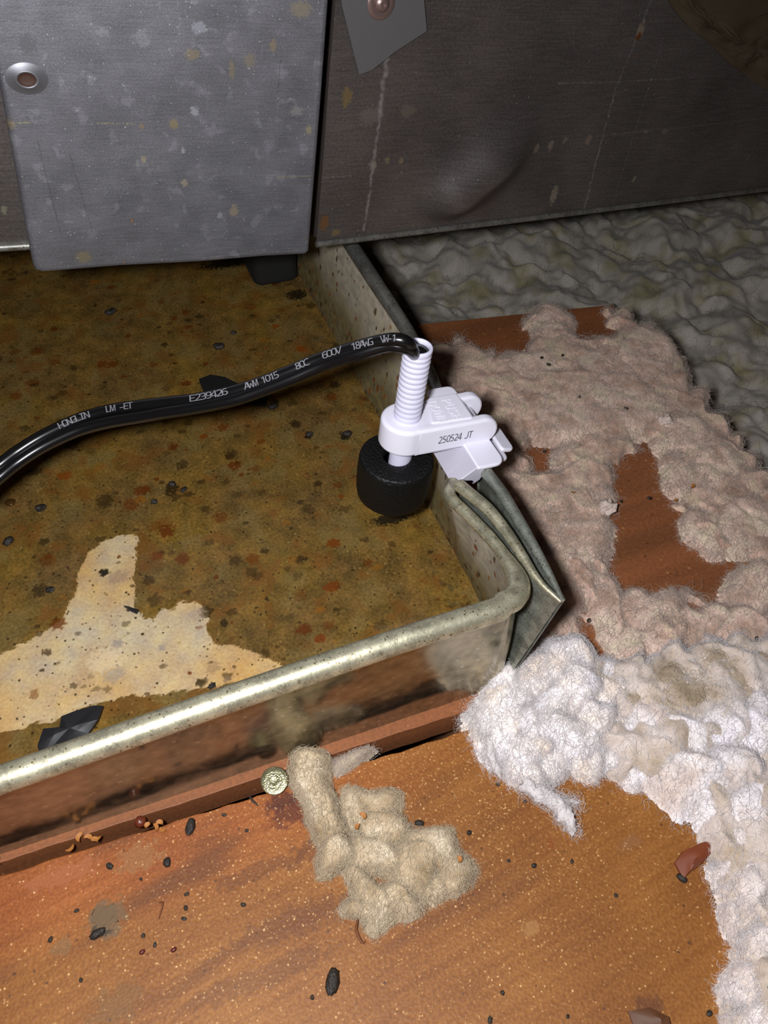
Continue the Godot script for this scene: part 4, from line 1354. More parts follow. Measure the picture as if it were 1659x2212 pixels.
# ---------------------------------------------------------------- two-wire cord
func build_cord() -> void:
	var a := smooth_path(PackedVector3Array([Vector3(-0.00963, 0.088, -0.07748), Vector3(-0.01388, 0.0965, -0.07093), Vector3(-0.01648, 0.1005, -0.06936), Vector3(-0.01867, 0.1015, -0.07011), Vector3(-0.02211, 0.1005, -0.0724), Vector3(-0.02913, 0.0965, -0.07688), Vector3(-0.03901, 0.0905, -0.08245), Vector3(-0.05022, 0.085, -0.08559), Vector3(-0.05901, 0.081, -0.08803), Vector3(-0.06783, 0.0775, -0.09074), Vector3(-0.07914, 0.0735, -0.09555), Vector3(-0.08807, 0.0705, -0.10048), Vector3(-0.09678, 0.068, -0.10469), Vector3(-0.10599, 0.0655, -0.10855), Vector3(-0.1138, 0.0635, -0.11033), Vector3(-0.12018, 0.062, -0.11056), Vector3(-0.1299, 0.0595, -0.1097), Vector3(-0.13804, 0.0575, -0.10735), Vector3(-0.14452, 0.056, -0.10426), Vector3(-0.15282, 0.053, -0.10076), Vector3(-0.16697, 0.045, -0.09516), Vector3(-0.18504, 0.03, -0.08746)]), 8)
	var b := smooth_path(PackedVector3Array([Vector3(-0.00914, 0.088, -0.07631), Vector3(-0.01329, 0.095, -0.0706), Vector3(-0.01567, 0.098, -0.06943), Vector3(-0.0185, 0.099, -0.07018), Vector3(-0.02207, 0.0985, -0.07228), Vector3(-0.02962, 0.095, -0.07545), Vector3(-0.0396, 0.089, -0.08073), Vector3(-0.05088, 0.0835, -0.0836), Vector3(-0.05967, 0.0795, -0.08602), Vector3(-0.06854, 0.076, -0.08848), Vector3(-0.07985, 0.072, -0.09324), Vector3(-0.08891, 0.069, -0.09744), Vector3(-0.0977, 0.066, -0.10151), Vector3(-0.10693, 0.0635, -0.1051), Vector3(-0.11468, 0.0615, -0.1071), Vector3(-0.12102, 0.06, -0.10757), Vector3(-0.13072, 0.0575, -0.10674), Vector3(-0.13886, 0.0555, -0.10422), Vector3(-0.14535, 0.054, -0.10075), Vector3(-0.15365, 0.051, -0.09668), Vector3(-0.16778, 0.043, -0.08994), Vector3(-0.18575, 0.028, -0.08137)]), 8)
	var o := base("cord", a[0])
	tag(o, "black two-wire lead with pale printed lettering, arching out of the white tube to the left", "cord")
	var la := PackedVector3Array()
	for p in a: la.append(p - a[0])
	var lb := PackedVector3Array()
	for p in b: lb.append(p - a[0])
	var s := Soup.new()
	tube(s, la, [0.0021], 20)
	var w := obj("wire", s.mesh(60.0), M.cord, o)
	s = Soup.new()
	tube(s, lb, [0.0021], 20)
	obj("wire", s.mesh(60.0), M.cord, o)
	# lettering printed along the upper wire, facing up and forward
	var st := SurfaceTool.new()
	st.begin(Mesh.PRIMITIVE_TRIANGLES)
	for job in [["VW-1", 32.0, 0.0012, Vector3(-0.25, 0.72, 0.62)], ["18AWG", 40.5, 0.0015, Vector3(-0.25, 0.74, 0.60)], ["600V", 47.0, 0.0017, Vector3(-0.25, 0.80, 0.55)], ["80C", 53.0, 0.0015, Vector3(-0.25, 0.80, 0.55)], ["AWM 1015", 67.0, 0.0015, Vector3(-0.25, 0.78, 0.58)], ["E239426", 80.0, 0.0019, Vector3(-0.25, 0.80, 0.55)], ["LM -ET", 104.0, 0.0016, Vector3(-0.1, 0.80, 0.58)], ["HONGLIN", 122.0, 0.0016, Vector3(-0.1, 0.78, 0.60)]]:
		var at: float = job[1]
		var dir := Vector3()
		for ch in job[0]:
			var i := int(at)
			var p := la[i].lerp(la[i + 1], at - i)
			var t := (la[i - 1] - la[i + 2]).normalized()   # runs to the right
			var n: Vector3 = job[3]
			n = (n - t * n.dot(t)).normalized()
			if ch != " ": st.append_from(lettering(ch, 0.0021, 0.00003), 0, Transform3D(Basis(t, n.cross(t), n) * Basis.from_scale(Vector3(job[2] / 0.0019, 0.62, 1.0)), p + n * 0.00213))
			at -= job[2] / (la[i].distance_to(la[i + 1]) + 0.0000001)
	obj("printed_lettering", st.commit(), M.cord_ink, w).set_meta("label", "pale lettering printed along the upper wire")

# ---------------------------------------------------------------- loose-fill insulation
func heap(called: String, label: String, f: Dictionary, m: Material, kind := "") -> MeshInstance3D:
	var o := obj(called, f.mesh, m)
	tag(o, label, "insulation", "", kind)
	return o

func lobes(parent: Node3D, list: Array, m: Material, cols: Array, sd: int, strands: int, length: float, sm: Material, stuff := false, grow := 1.15, flat := 1.0) -> void:
	# soft separate lumps lying in and on one another: [outline, height of its foot, thickness]
	var k := 0
	for q in list:
		var poly: PackedVector2Array = q[0]
		var mid := Vector2()
		for p in poly: mid += p / poly.size()
		for i in poly.size(): poly[i] = mid + (poly[i] - mid) * grow
		var lo := poly[0]
		var hi := poly[0]
		for p in poly:
			lo = lo.min(p)
			hi = hi.max(p)
		lo -= Vector2(0.005, 0.005)
		hi += Vector2(0.005, 0.005)
		var f := fluff(lo.x, lo.y, hi.x, hi.y, 0.00035, [poly], [], q[1] * flat - 0.0003, q[2] * flat, 0.0130, sd + k * 17, cols, clampi(int(minf(hi.x - lo.x - 0.01, hi.y - lo.y - 0.01) * 190.0), 1, 4), 0.0014)
		var o := obj("fleece", f.mesh, m, parent)
		o.position = -parent.position
		if stuff: o.set_meta("kind", "stuff")
		var n := int(0.3 * strands * (hi.x - lo.x) * (hi.y - lo.y) / 0.0005)
		fibres(o, f, n, length, sm, sd + k, 0.15)
		fibres(o, f, n, length, sm, sd + k + 500, 0.6, true)
		k += 1

func build_insulation() -> void:
	# deep bed below and beyond the boards
	var f := fluff(-0.01, -0.62, 0.52, 0.06, 0.0014, [], [], -0.070, 0.042, 0.024, 301, [rgb(160, 154, 140), rgb(178, 170, 160), rgb(146, 138, 104)], 3, 0.004)
	var o := heap("insulation_bed", "dim grey blown insulation lying low beyond the rear board and under the dark duct", f, M.grey_wool, "stuff")
	fibres(o, f, 9000, 0.016, M.dim_strand, 41, 0.25)
	# dirty blanket on the rear board, with bare patches of wood left open
	var on := PackedVector2Array([Vector2(0.03858, -0.1886), Vector2(0.04941, -0.18427), Vector2(0.06234, -0.17886), Vector2(0.07198, -0.16664), Vector2(0.0846, -0.15595), Vector2(0.09649, -0.16374), Vector2(0.10443, -0.17869), Vector2(0.11383, -0.185), Vector2(0.12292, -0.18992), Vector2(0.13314, -0.18312), Vector2(0.1571, -0.18252), Vector2(0.16365, -0.16122), Vector2(0.16243, -0.13428), Vector2(0.15712, -0.10362), Vector2(0.15505, -0.07946), Vector2(0.14996, -0.05312), Vector2(0.15086, -0.02996), Vector2(0.12612, 0.01014), Vector2(0.09936, 0.02649), Vector2(0.07729, 0.01243), Vector2(0.06045, 0.00768), Vector2(0.04812, 0.01141), Vector2(0.03768, 0.00966), Vector2(0.02771, 0.0009), Vector2(0.01857, -0.00642), Vector2(0.01112, -0.00302), Vector2(0.00558, -0.00302), Vector2(0.01915, -0.01455), Vector2(0.0369, -0.02361), Vector2(0.03787, -0.04947), Vector2(0.03735, -0.08153), Vector2(0.04605, -0.10826), Vector2(0.05431, -0.13507), Vector2(0.0446, -0.15605), Vector2(0.0409, -0.17604)])
	var bare := PackedVector2Array([Vector2(0.10269, -0.08813), Vector2(0.11448, -0.09116), Vector2(0.12347, -0.08587), Vector2(0.12194, -0.07382), Vector2(0.11267, -0.05766), Vector2(0.10887, -0.04223), Vector2(0.10711, -0.02706), Vector2(0.11, -0.01726), Vector2(0.11604, -0.00903), Vector2(0.10944, -0.00069), Vector2(0.09331, 0.00047), Vector2(0.08339, -0.00643), Vector2(0.07171, -0.00784), Vector2(0.06642, -0.01242), Vector2(0.05596, -0.01386), Vector2(0.05391, -0.0256), Vector2(0.05725, -0.03817), Vector2(0.06891, -0.04601), Vector2(0.07747, -0.05852), Vector2(0.08339, -0.07348)])
	var bare2 := PackedVector2Array([Vector2(0.13175, -0.19326), Vector2(0.15425, -0.18831), Vector2(0.14752, -0.16343), Vector2(0.12893, -0.15391), Vector2(0.12153, -0.1636)])
	var bare3 := PackedVector2Array([Vector2(0.03683, -0.02017), Vector2(0.04752, -0.01505), Vector2(0.05254, -0.00365), Vector2(0.06301, 0.00496), Vector2(0.05608, 0.01077), Vector2(0.03997, 0.01003), Vector2(0.03184, -0.00136), Vector2(0.03069, -0.01183)])
	var bare4 := PackedVector2Array([Vector2(0.07369, -0.00312), Vector2(0.09121, 0.0004), Vector2(0.10594, 0.00785), Vector2(0.09862, 0.017), Vector2(0.08051, 0.01476), Vector2(0.06952, 0.00875)])
	var bare5 := PackedVector2Array([Vector2(0.06245, -0.10873), Vector2(0.07631, -0.10923), Vector2(0.08107, -0.09925), Vector2(0.0734, -0.08578), Vector2(0.06132, -0.08396), Vector2(0.05408, -0.09176)])
	f = fluff(0.0, -0.235, 0.215, 0.03, 0.0007, [on], [bare, bare2, bare3, bare4, bare5], -0.0002, 0.0068, 0.011, 311, [rgb(168, 134, 112), rgb(222, 188, 168), rgb(206, 190, 156)], 3, 0.0045)
	o = heap("insulation_blanket", "dirty pinkish grey insulation spread over the rear board right of the pan, with bare wood showing through", f, M.grey_wool, "stuff")
	fibres(o, f, 8000, 0.010, M.grey_strand, 42, 0.25)
	fibres(o, f, 4000, 0.011, M.grey_strand, 142, 0.4, true)
	lobes(o, [[oval(0.11752, -0.18096, 0.0084, 0.00271, -0.00603, 0.01089), 0.0, 0.0095], [oval(0.09427, -0.11493, 0.01696, -0.00049, -0.0051, 0.01406), 0.003, 0.0075], [oval(0.12057, -0.113, 0.00947, 0.01151, -0.00978, 0.00987), 0.003, 0.0075], [oval(0.09455, -0.14686, 0.01337, 0.00806, -0.00527, 0.00796), 0.003, 0.006], [oval(0.12296, -0.13757, 0.01048, 0.00816, -0.00748, 0.00938), 0.003, 0.006], [oval(0.14911, -0.14068, 0.00178, 0.01323, -0.01232, 0.00803), 0.003, 0.008], [oval(0.05641, -0.04647, 0.00815, 0.00283, -0.00568, 0.00972), 0.002, 0.0075], [oval(0.0535, -0.06724, 0.00479, 0.00848, -0.00806, 0.0067), 0.002, 0.006], [oval(0.07409, -0.07132, 0.00239, 0.00889, -0.00778, 0.00477), 0.001, 0.006], [oval(0.08087, -0.08669, 0.0078, 0.00265, -0.00536, 0.00913), 0.001, 0.006], [oval(0.13365, -0.08386, 0.00811, 0.00273, -0.00626, 0.00886), 0.003, 0.008], [oval(0.1349, -0.06169, 0.00369, 0.00815, -0.00908, 0.00626), 0.003, 0.0085], [oval(0.11942, -0.06609, 0.00626, -0.00052, -0.00404, 0.01095), 0.001, 0.007], [oval(0.1098, -0.03302, 0.00358, 0.00699, -0.00581, 0.00387), 0.001, 0.006], [oval(0.12514, -0.02949, 0.00389, 0.00794, -0.00927, 0.00592), 0.003, 0.008], [oval(0.04972, -0.01851, 0.00522, -0.00092, -0.00137, 0.01229), 0.001, 0.0075], [oval(0.04823, -0.00152, 0.00505, -0.00134, 0.00019, 0.00903), 0.001, 0.0065], [oval(0.0641, -0.00884, 0.0096, 0.00138, -0.00283, 0.00601), 0.001, 0.0080], [oval(0.07065, 0.00117, 0.01076, 0.00201, -0.00251, 0.00467), 0.001, 0.0070], [oval(0.06034, 0.00285, 0.00642, 0.00397, -0.00338, 0.00378), 0.001, 0.006], [oval(0.10825, -0.0016, 0.00754, 0.00265, -0.00487, 0.00615), 0.002, 0.009], [oval(0.08736, 0.00384, 0.00499, 0.00177, -0.00285, 0.00382), 0.001, 0.006], [oval(0.09344, 0.01315, 0.00721, 0.00256, -0.0047, 0.006), 0.002, 0.009], [oval(0.0416, -0.03048, 0.00365, 0.00368, -0.00651, 0.00651), 0.001, 0.006]], M.grey_wool, [rgb(186, 152, 130), rgb(230, 200, 182), rgb(218, 204, 174)], 3111, 500, 0.008, M.grey_strand, true, 1.45, 0.72)
	# bank along the right, on the foreground board
	var bank := PackedVector2Array([Vector2(0.02742, 0.00739), Vector2(0.03773, 0.00911), Vector2(0.04951, 0.01174), Vector2(0.06414, 0.01048), Vector2(0.08103, 0.01234), Vector2(0.10117, 0.02368), Vector2(0.1067, 0.06377), Vector2(0.0395, 0.13457), Vector2(0.00989, 0.12336), Vector2(0.01281, 0.11488), Vector2(0.01528, 0.10872), Vector2(0.02417, 0.1037), Vector2(0.02878, 0.09536), Vector2(0.02986, 0.0865), Vector2(0.02805, 0.07893), Vector2(0.03334, 0.07518), Vector2(0.0388, 0.07132), Vector2(0.03598, 0.06576), Vector2(0.02973, 0.05492), Vector2(0.02884, 0.04979), Vector2(0.02449, 0.04575), Vector2(0.01927, 0.04022), Vector2(0.01778, 0.0341), Vector2(0.01804, 0.03075), Vector2(0.02389, 0.02848), Vector2(0.02394, 0.01945)])
	f = fluff(0.0, -0.035, 0.15, 0.16, 0.0006, [bank], [], -0.0002, 0.0130, 0.0115, 321, [rgb(180, 160, 136), rgb(206, 188, 172), rgb(224, 210, 200)], 3, 0.003)
	o = heap("insulation_bank", "off-white insulation heaped along the right edge of the foreground board", f, M.clump_wool, "stuff")
	fibres(o, f, 3500, 0.009, M.white_strand, 43, 0.3)
	fibres(o, f, 3000, 0.008, M.white_strand, 143, 0.5, true)
	lobes(o, [[oval(0.04145, 0.02056, 0.00997, 0.00162, -0.00245, 0.00543), 0.003, 0.011], [oval(0.05072, 0.02762, 0.00651, 0.00395, -0.00511, 0.00547), 0.004, 0.011], [oval(0.06591, 0.02644, 0.01094, -0.00001, -0.00241, 0.00742), 0.004, 0.012], [oval(0.07878, 0.03009, 0.00772, 0.00277, -0.00589, 0.00753), 0.004, 0.012]], M.clump_wool, [rgb(152, 132, 106), rgb(184, 164, 142), rgb(200, 184, 170)], 3211, 600, 0.008, M.beige_strand, true, 1.5, 0.78)
	lobes(o, [[oval(0.03446, 0.0326, 0.0086, -0.00255, 0.00088, 0.00572), 0.003, 0.011], [oval(0.04203, 0.0416, 0.00748, 0.00449, -0.00524, 0.00551), 0.005, 0.012], [oval(0.05807, 0.04219, 0.00906, 0.00157, -0.00353, 0.00668), 0.005, 0.013], [oval(0.06725, 0.04721, 0.00583, 0.00211, -0.00644, 0.00814), 0.006, 0.013], [oval(0.02822, 0.04306, 0.00641, 0.00475, -0.00391, 0.00373), 0.001, 0.009], [oval(0.03741, 0.05316, 0.0073, 0.0054, -0.00568, 0.00506), 0.005, 0.013], [oval(0.05091, 0.05646, 0.00784, 0.00286, -0.00483, 0.00634), 0.005, 0.014], [oval(0.04367, 0.06481, 0.00467, 0.00424, -0.00477, 0.00346), 0.003, 0.012], [oval(0.0502, 0.06877, 0.00679, 0.00249, -0.00468, 0.00591), 0.005, 0.013], [oval(0.02335, 0.03745, 0.00431, 0.00157, -0.00244, 0.00387), 0.0, 0.008]], M.clump_wool, [rgb(220, 200, 186), rgb(240, 230, 226), rgb(244, 238, 242)], 3611, 600, 0.008, M.white_strand, true, 1.32, 0.8)
	lobes(o, [[oval(0.04323, 0.07662, 0.00531, 0.00312, -0.00419, 0.00389), 0.003, 0.011], [oval(0.03468, 0.08272, 0.00375, 0.00329, -0.00393, 0.00273), 0.002, 0.010], [oval(0.03724, 0.08636, 0.00566, 0.00209, -0.00384, 0.00486), 0.004, 0.011], [oval(0.03073, 0.09271, 0.00505, 0.00188, -0.00286, 0.00365), 0.002, 0.010], [oval(0.02839, 0.10078, 0.00418, 0.00156, -0.00306, 0.00385), 0.002, 0.010], [oval(0.0198, 0.10727, 0.00478, 0.00179, -0.00315, 0.00402), 0.001, 0.010], [oval(0.01562, 0.11491, 0.00535, 0.00201, -0.00273, 0.00345), 0.001, 0.010]], M.clump_wool, [rgb(206, 188, 170), rgb(230, 214, 204), rgb(238, 226, 218)], 4011, 600, 0.008, M.white_strand, true, 1.25, 0.85)
	# bright tuft against the pan's corner
	var top := base("insulation_tuft", Vector3(0.012, 0, 0.012))
	tag(top, "bright white fluffy insulation tuft pressed against the pan's near right corner", "insulation")
	lobes(top, [[oval(0.00944, 0.01707, 0.02387, 0.00481, -0.00502, 0.01262), 0.0, 0.008], [oval(-0.00595, 0.01354, 0.00792, 0.00286, -0.00618, 0.01213), 0.001, 0.0115], [oval(-0.00239, 0.00271, 0.00482, 0.00173, -0.0021, 0.00417), 0.003, 0.0085], [oval(0.00976, 0.00445, 0.00687, -0.00016, -0.00101, 0.00575), 0.004, 0.009], [oval(0.02186, 0.00358, 0.007, 0.00427, -0.00473, 0.00603), 0.004, 0.011], [oval(0.00759, 0.01593, 0.01332, -0.0041, 0.00073, 0.00453), 0.005, 0.010], [oval(0.01934, 0.01381, 0.0048, 0.00453, -0.00487, 0.00455), 0.006, 0.010], [oval(0.02953, 0.01783, 0.00481, 0.00495, -0.00864, 0.00731), 0.003, 0.011], [oval(0.00731, 0.02594, 0.01018, 0.00556, -0.00402, 0.00538), 0.004, 0.012], [oval(-0.00451, 0.02491, 0.00683, 0.00248, -0.00303, 0.00571), 0.002, 0.011], [oval(-0.00851, 0.03034, 0.0057, -0.00016, -0.00084, 0.0083), 0.0, 0.009], [oval(0.02319, 0.03012, 0.00583, 0.00211, -0.00319, 0.00515), 0.001, 0.010], [oval(0.01142, 0.03551, 0.00396, -0.00058, 0.00002, 0.00496), 0.0, 0.007], [oval(-0.00069, 0.03159, 0.00511, 0.00186, -0.0023, 0.00418), 0.0, 0.007], [oval(0.01923, 0.02501, 0.00582, 0.0021, -0.00298, 0.00495), 0.005, 0.010]], M.white_wool, [rgb(248, 228, 206), rgb(252, 242, 238), rgb(250, 246, 250)], 3311, 800, 0.009, M.white_strand, false, 1.22, 0.88)
	# wisps trailing from it over the board
	for w in [[PackedVector3Array([Vector3(-0.0128, 0.004, 0.03539), Vector3(-0.0108, 0.0045, 0.03921), Vector3(-0.00748, 0.004, 0.04241), Vector3(-0.00525, 0.0035, 0.0466), Vector3(-0.00503, 0.003, 0.05106), Vector3(-0.00483, 0.001, 0.05442)]), 0.0026], [PackedVector3Array([Vector3(-0.01651, 0.005, 0.01788), Vector3(-0.0178, 0.003, 0.02323), Vector3(-0.01836, 0.002, 0.02673), Vector3(-0.01736, 0.001, 0.03075)]), 0.0014], [PackedVector3Array([Vector3(-0.00392, 0.003, 0.04533), Vector3(-0.00089, 0.002, 0.04539), Vector3(0.00199, 0.001, 0.04665)]), 0.0007]]:
		var s := Soup.new()
		var pp := PackedVector3Array()
		for p in w[0]: pp.append(p - top.position)
		var r: float = w[1]
		tube(s, smooth_path(pp, 8), [r * 0.7, r, r * 0.85, r * 0.9, r * 0.25], 14)
		var nn := noise(260.0, 7)
		for i in s.v.size(): s.v[i] += Vector3(nn.get_noise_3d(s.v[i].x, s.v[i].y, s.v[i].z), nn.get_noise_3d(s.v[i].z, s.v[i].x, s.v[i].y), nn.get_noise_3d(s.v[i].y, s.v[i].z, s.v[i].x)) * r * 0.6
		var sm := s.mesh(120.0)
		var wi := obj("trailing_wisp", sm, M.wisp, top)
		var fake := {"v": s.v, "n": PackedVector3Array(), "e": PackedFloat32Array(), "spots": PackedInt32Array()}
		fake.n = sm.surface_get_arrays(0)[Mesh.ARRAY_NORMAL]
		for i in range(0, s.v.size(), 3): fake.spots.append(i)
		fibres(wi, fake, int(80000 * r), 0.008, M.white_strand, 88, 0.3)
	# beige clump lying on the foreground board: separate soft lobes
	top = base("insulation_clump", Vector3(-0.058, 0, 0.030))
	tag(top, "lobed beige insulation clump lying alone on the foreground board beside the shiny disc", "insulation")
	lobes(top, [[PackedVector2Array([Vector2(-0.07809, 0.00416), Vector2(-0.07354, 0.00449), Vector2(-0.06998, 0.00793), Vector2(-0.06959, 0.01376), Vector2(-0.06924, 0.02175), Vector2(-0.06999, 0.0283), Vector2(-0.07345, 0.03102), Vector2(-0.0777, 0.02696), Vector2(-0.07975, 0.01943), Vector2(-0.0803, 0.01144)]), 0.0, 0.0095], [oval(-0.06086, 0.02593, 0.00716, 0.00417, -0.00363, 0.00622), 0.0, 0.0065], [oval(-0.05914, 0.03337, 0.00537, 0.00642, -0.00393, 0.00318), 0.001, 0.0065], [oval(-0.07369, 0.03602, 0.00404, 0.00334, -0.00289, 0.00348), 0.0, 0.0085], [oval(-0.0635, 0.04081, 0.0041, 0.00696, -0.00475, 0.00258), 0.001, 0.0075], [oval(-0.04854, 0.04421, 0.00836, 0.00654, -0.00362, 0.00411), 0.0, 0.0080], [oval(-0.04398, 0.05122, 0.00355, 0.00425, -0.00423, 0.00304), 0.0, 0.0075], [oval(-0.0545, 0.04798, 0.0057, 0.00089, -0.00129, 0.00742), 0.001, 0.0078], [oval(-0.05055, 0.0543, 0.00294, 0.00057, -0.00112, 0.00493), 0.0, 0.0060], [oval(-0.07037, 0.0496, 0.00519, -0.00074, 0.0016, 0.00799), 0.0, 0.0078], [oval(-0.06252, 0.0552, 0.00547, 0.00203, -0.00192, 0.00482), 0.0, 0.0072], [oval(-0.07245, 0.05348, 0.00569, 0.00212, -0.00109, 0.00299), 0.0, 0.0055]], M.clump_wool, [rgb(150, 126, 92), rgb(196, 174, 142), rgb(214, 198, 172)], 3411, 900, 0.0065, M.beige_strand)
	# small wad caught in the gap behind the clump
	top = base("insulation_wad", Vector3(-0.062, 0, 0.006))
	tag(top, "small beige fibre wad caught in the gap between pan and foreground board", "insulation")
	lobes(top, [[PackedVector2Array([Vector2(-0.06663, 0.00818), Vector2(-0.06238, 0.00639), Vector2(-0.05689, 0.00669), Vector2(-0.05257, 0.00894), Vector2(-0.05829, 0.01056), Vector2(-0.06402, 0.01111)]), 0.0002, 0.0045]], M.clump_wool, [rgb(140, 122, 94), rgb(170, 154, 128), rgb(180, 166, 144)], 3511, 700, 0.005, M.grey_strand)
	# separate round balls of fibre
	for q in [["on the edge of the big bare patch beside the blanket", Vector2(0.0734, -0.05549), 6.4], ["near the right edge of the rear board, under the bed", Vector2(0.12701, -0.09322), 6.0], ["low on the bare rear board, lower of two tiny ones", Vector2(0.10481, -0.03172), 2.4], ["beside it to the left, upper of two tiny ones", Vector2(0.10192, -0.03246), 2.6]]:
		var r: float = q[2] * 0.001
		var ball := obj("insulation_ball", lump_mesh(int(q[2] * 10), r, r * 0.9, r, 0.35, 16), M.ball)
		ball.position = Vector3(q[1].x, r * 0.40 + (0.004 if r > 0.005 else 0.0), q[1].y)
		tag(ball, "round pale insulation ball " + q[0], "insulation")

# ---------------------------------------------------------------- debris
func build_debris() -> void:
	# on the foreground board
	for d in [["long dark dropping near the board's front edge, left of the disc", Vector2(-0.11396, 0.01181), 5.4, 2.8, 66.0], ["largest black oval dropping, low in front of the beige clump", Vector2(-0.08679, 0.06631), 7.0, 3.6, 62.0], ["short dark dropping below the long one", Vector2(-0.12255, 0.0198), 3.0, 2.2, 80.0], ["small dark dropping left of the short one", Vector2(-0.13844, 0.0149), 2.4, 1.7, -50.0], ["round black pellet right of the beige clump", Vector2(-0.03466, 0.04277), 1.6, 1.5, 0.0], ["dark oval dropping beside the reddish brown wood flake", Vector2(0.0196, 0.07715), 3.4, 2.0, -60.0], ["dark pellet near the lower right insulation bank", Vector2(0.0213, 0.10096), 2.2, 1.5, 10.0], ["dull grey pellet touching the lower right insulation bank", Vector2(0.01767, 0.10717), 2.0, 1.7, 0.0], ["dark pellet at the bottom right corner of the board", Vector2(0.00615, 0.10918), 1.9, 1.4, 20.0], ["dark pellet lying on the beige clump's right lobe edge", Vector2(-0.04805, 0.03484), 3.0, 2.0, -20.0], ["grey pellet in the middle of the open board", Vector2(-0.02043, 0.05838), 1.7, 1.4, 0.0], ["dark elongated crumb by the mould spot's lower edge", Vector2(-0.14428, 0.0321), 4.4, 2.4, 12.0]]:
		crumb("dropping", d[0], "dropping", d[1], d[2], d[3], d[4], M.dropping)
	for p in [Vector2(-0.10359, 0.01155), Vector2(-0.09827, 0.01862), Vector2(-0.14904, 0.02392), Vector2(-0.15018, 0.04207), Vector2(-0.13059, 0.02168), Vector2(-0.11898, 0.03032), Vector2(-0.12001, 0.03393), Vector2(-0.12108, 0.03653), Vector2(-0.01378, 0.03998), Vector2(-0.00902, 0.06131), Vector2(-0.03027, 0.09616), Vector2(-0.05031, 0.08953), Vector2(-0.0443, 0.08497), Vector2(-0.10447, 0.03878), Vector2(-0.15664, 0.02899), Vector2(-0.13259, 0.03696), Vector2(-0.01422, 0.01078), Vector2(-0.01947, 0.03198), Vector2(-0.13001, 0.04043), Vector2(-0.09297, 0.06787), Vector2(-0.00159, 0.07429), Vector2(-0.02698, 0.05439)]:
		crumb("speck", "tiny dark speck scattered on the orange-brown foreground board", "speck", p, rng.randf_range(1.0, 1.7), rng.randf_range(0.8, 1.3), rng.randf() * 180.0, M.speck, 0.0, "dark specks on the foreground board", 0.3)
	for p in [["left", Vector2(-0.13354, 0.04096)], ["right", Vector2(-0.12534, 0.04341)]]:
		crumb("red_crumb", "tiny dark red crumb below the mould spot, the %s one of two" % p[0], "crumb", p[1], 1.7, 1.2, 20.0, M.red_speck)
	crumb("mould_patch", "crusty grey-brown mould spot on the foreground board at lower left", "mould", Vector2(-0.14163, 0.02772), 7.0, 6.4, 0.0, M.speck, 0.0, "", 0.4).scale.y = 0.10
	get_node("mould_patch").position.y = 0.0
	(get_node("mould_patch") as MeshInstance3D).material_override = mat(rgb(108, 86, 62), 0.9)
	flake("wood_flake", "reddish brown pointed wood flake against the right insulation bank", "wood flake", PackedVector2Array([Vector2(0.01995, 0.0727), Vector2(0.02386, 0.07068), Vector2(0.02989, 0.07055), Vector2(0.03547, 0.07113), Vector2(0.03157, 0.07411), Vector2(0.02636, 0.07593), Vector2(0.02233, 0.07643), Vector2(0.01974, 0.07729)]), 0.0012, 0.0014, Vector3(8, 0, 6), M.bark, 3)
	flake("wood_flake", "dark brown flake cut off by the photo's bottom edge", "wood flake", PackedVector2Array([Vector2(-0.01444, 0.10086), Vector2(-0.00868, 0.10221), Vector2(-0.00529, 0.10602), Vector2(-0.00657, 0.11006), Vector2(-0.01501, 0.10743)]), 0.0002, 0.0012, Vector3(), mat(rgb(90, 54, 28), 0.6), 4)
	twig("twig", "thin bent brown twig below the beige clump", "twig", PackedVector3Array([Vector3(-0.0752, 0.003, 0.05444), Vector3(-0.07638, 0.001, 0.05666), Vector3(-0.07593, 0.0006, 0.06002), Vector3(-0.07479, 0.0006, 0.05994)]), 0.00045, M.twig)
	twig("twig", "tiny hooked brown twig right of the mould spot", "twig", PackedVector3Array([Vector3(-0.12694, 0.0005, 0.02992), Vector3(-0.12584, 0.0006, 0.03049), Vector3(-0.12772, 0.0005, 0.03407)]), 0.00035, M.twig)
	twig("twig", "short dark splinter below the shiny disc", "twig", PackedVector3Array([Vector3(-0.09481, 0.0006, 0.00837), Vector3(-0.09418, 0.0008, 0.01056), Vector3(-0.09294, 0.0006, 0.01248)]), 0.0004, M.speck)
	# bright metal disc leaning in the gap
	var s := Soup.new()
	lathe(s, [[0.0001, 0.0], [0.0040, 0.0], [0.0043, 0.0002], [0.0043, 0.0008], [0.0040, 0.0011], [0.0034, 0.00095], [0.0031, 0.00085], [0.0024, 0.00085], [0.0022, 0.00105], [0.0016, 0.00105], [0.0014, 0.0009], [0.0007, 0.00105], [0.0001, 0.0011]], 44)
	var disc := obj("metal_disc", s.mesh(40.0), M.silver)
	disc.transform = Transform3D(Basis(Quaternion(Vector3.UP, Vector3(-0.08, 0.84, 0.54).normalized())), Vector3(-0.08619, 0.0032, 0.0076))
	tag(disc, "small round shiny metal disc leaning at the gap below the pan's near wall", "disc")
	# hardened resin drop and shavings in the gap
	var am := obj("resin_drop", lump_mesh(5, 0.0036, 0.0032, 0.0036, 0.08, 14), M.amber)
	am.position = Vector3(-0.12787, 0.0006, 0.00499)
	tag(am, "glossy amber resin drop in the gap at left of the foreground board", "resin drop")
	rng.seed = 8
	for p in [Vector2(-0.12268, 0.00816), Vector2(-0.12137, 0.00939), Vector2(-0.12456, 0.00851), Vector2(-0.14354, 0.00533), Vector2(-0.14473, 0.00403), Vector2(-0.14048, 0.00471), Vector2(-0.14888, 0.0051), Vector2(-0.14169, 0.0066), Vector2(-0.12577, 0.00747)]:
		shaving(p, 0.0006, "pale yellow wood shaving strewn along the gap edge of the foreground board", "wood shavings along the gap edge")
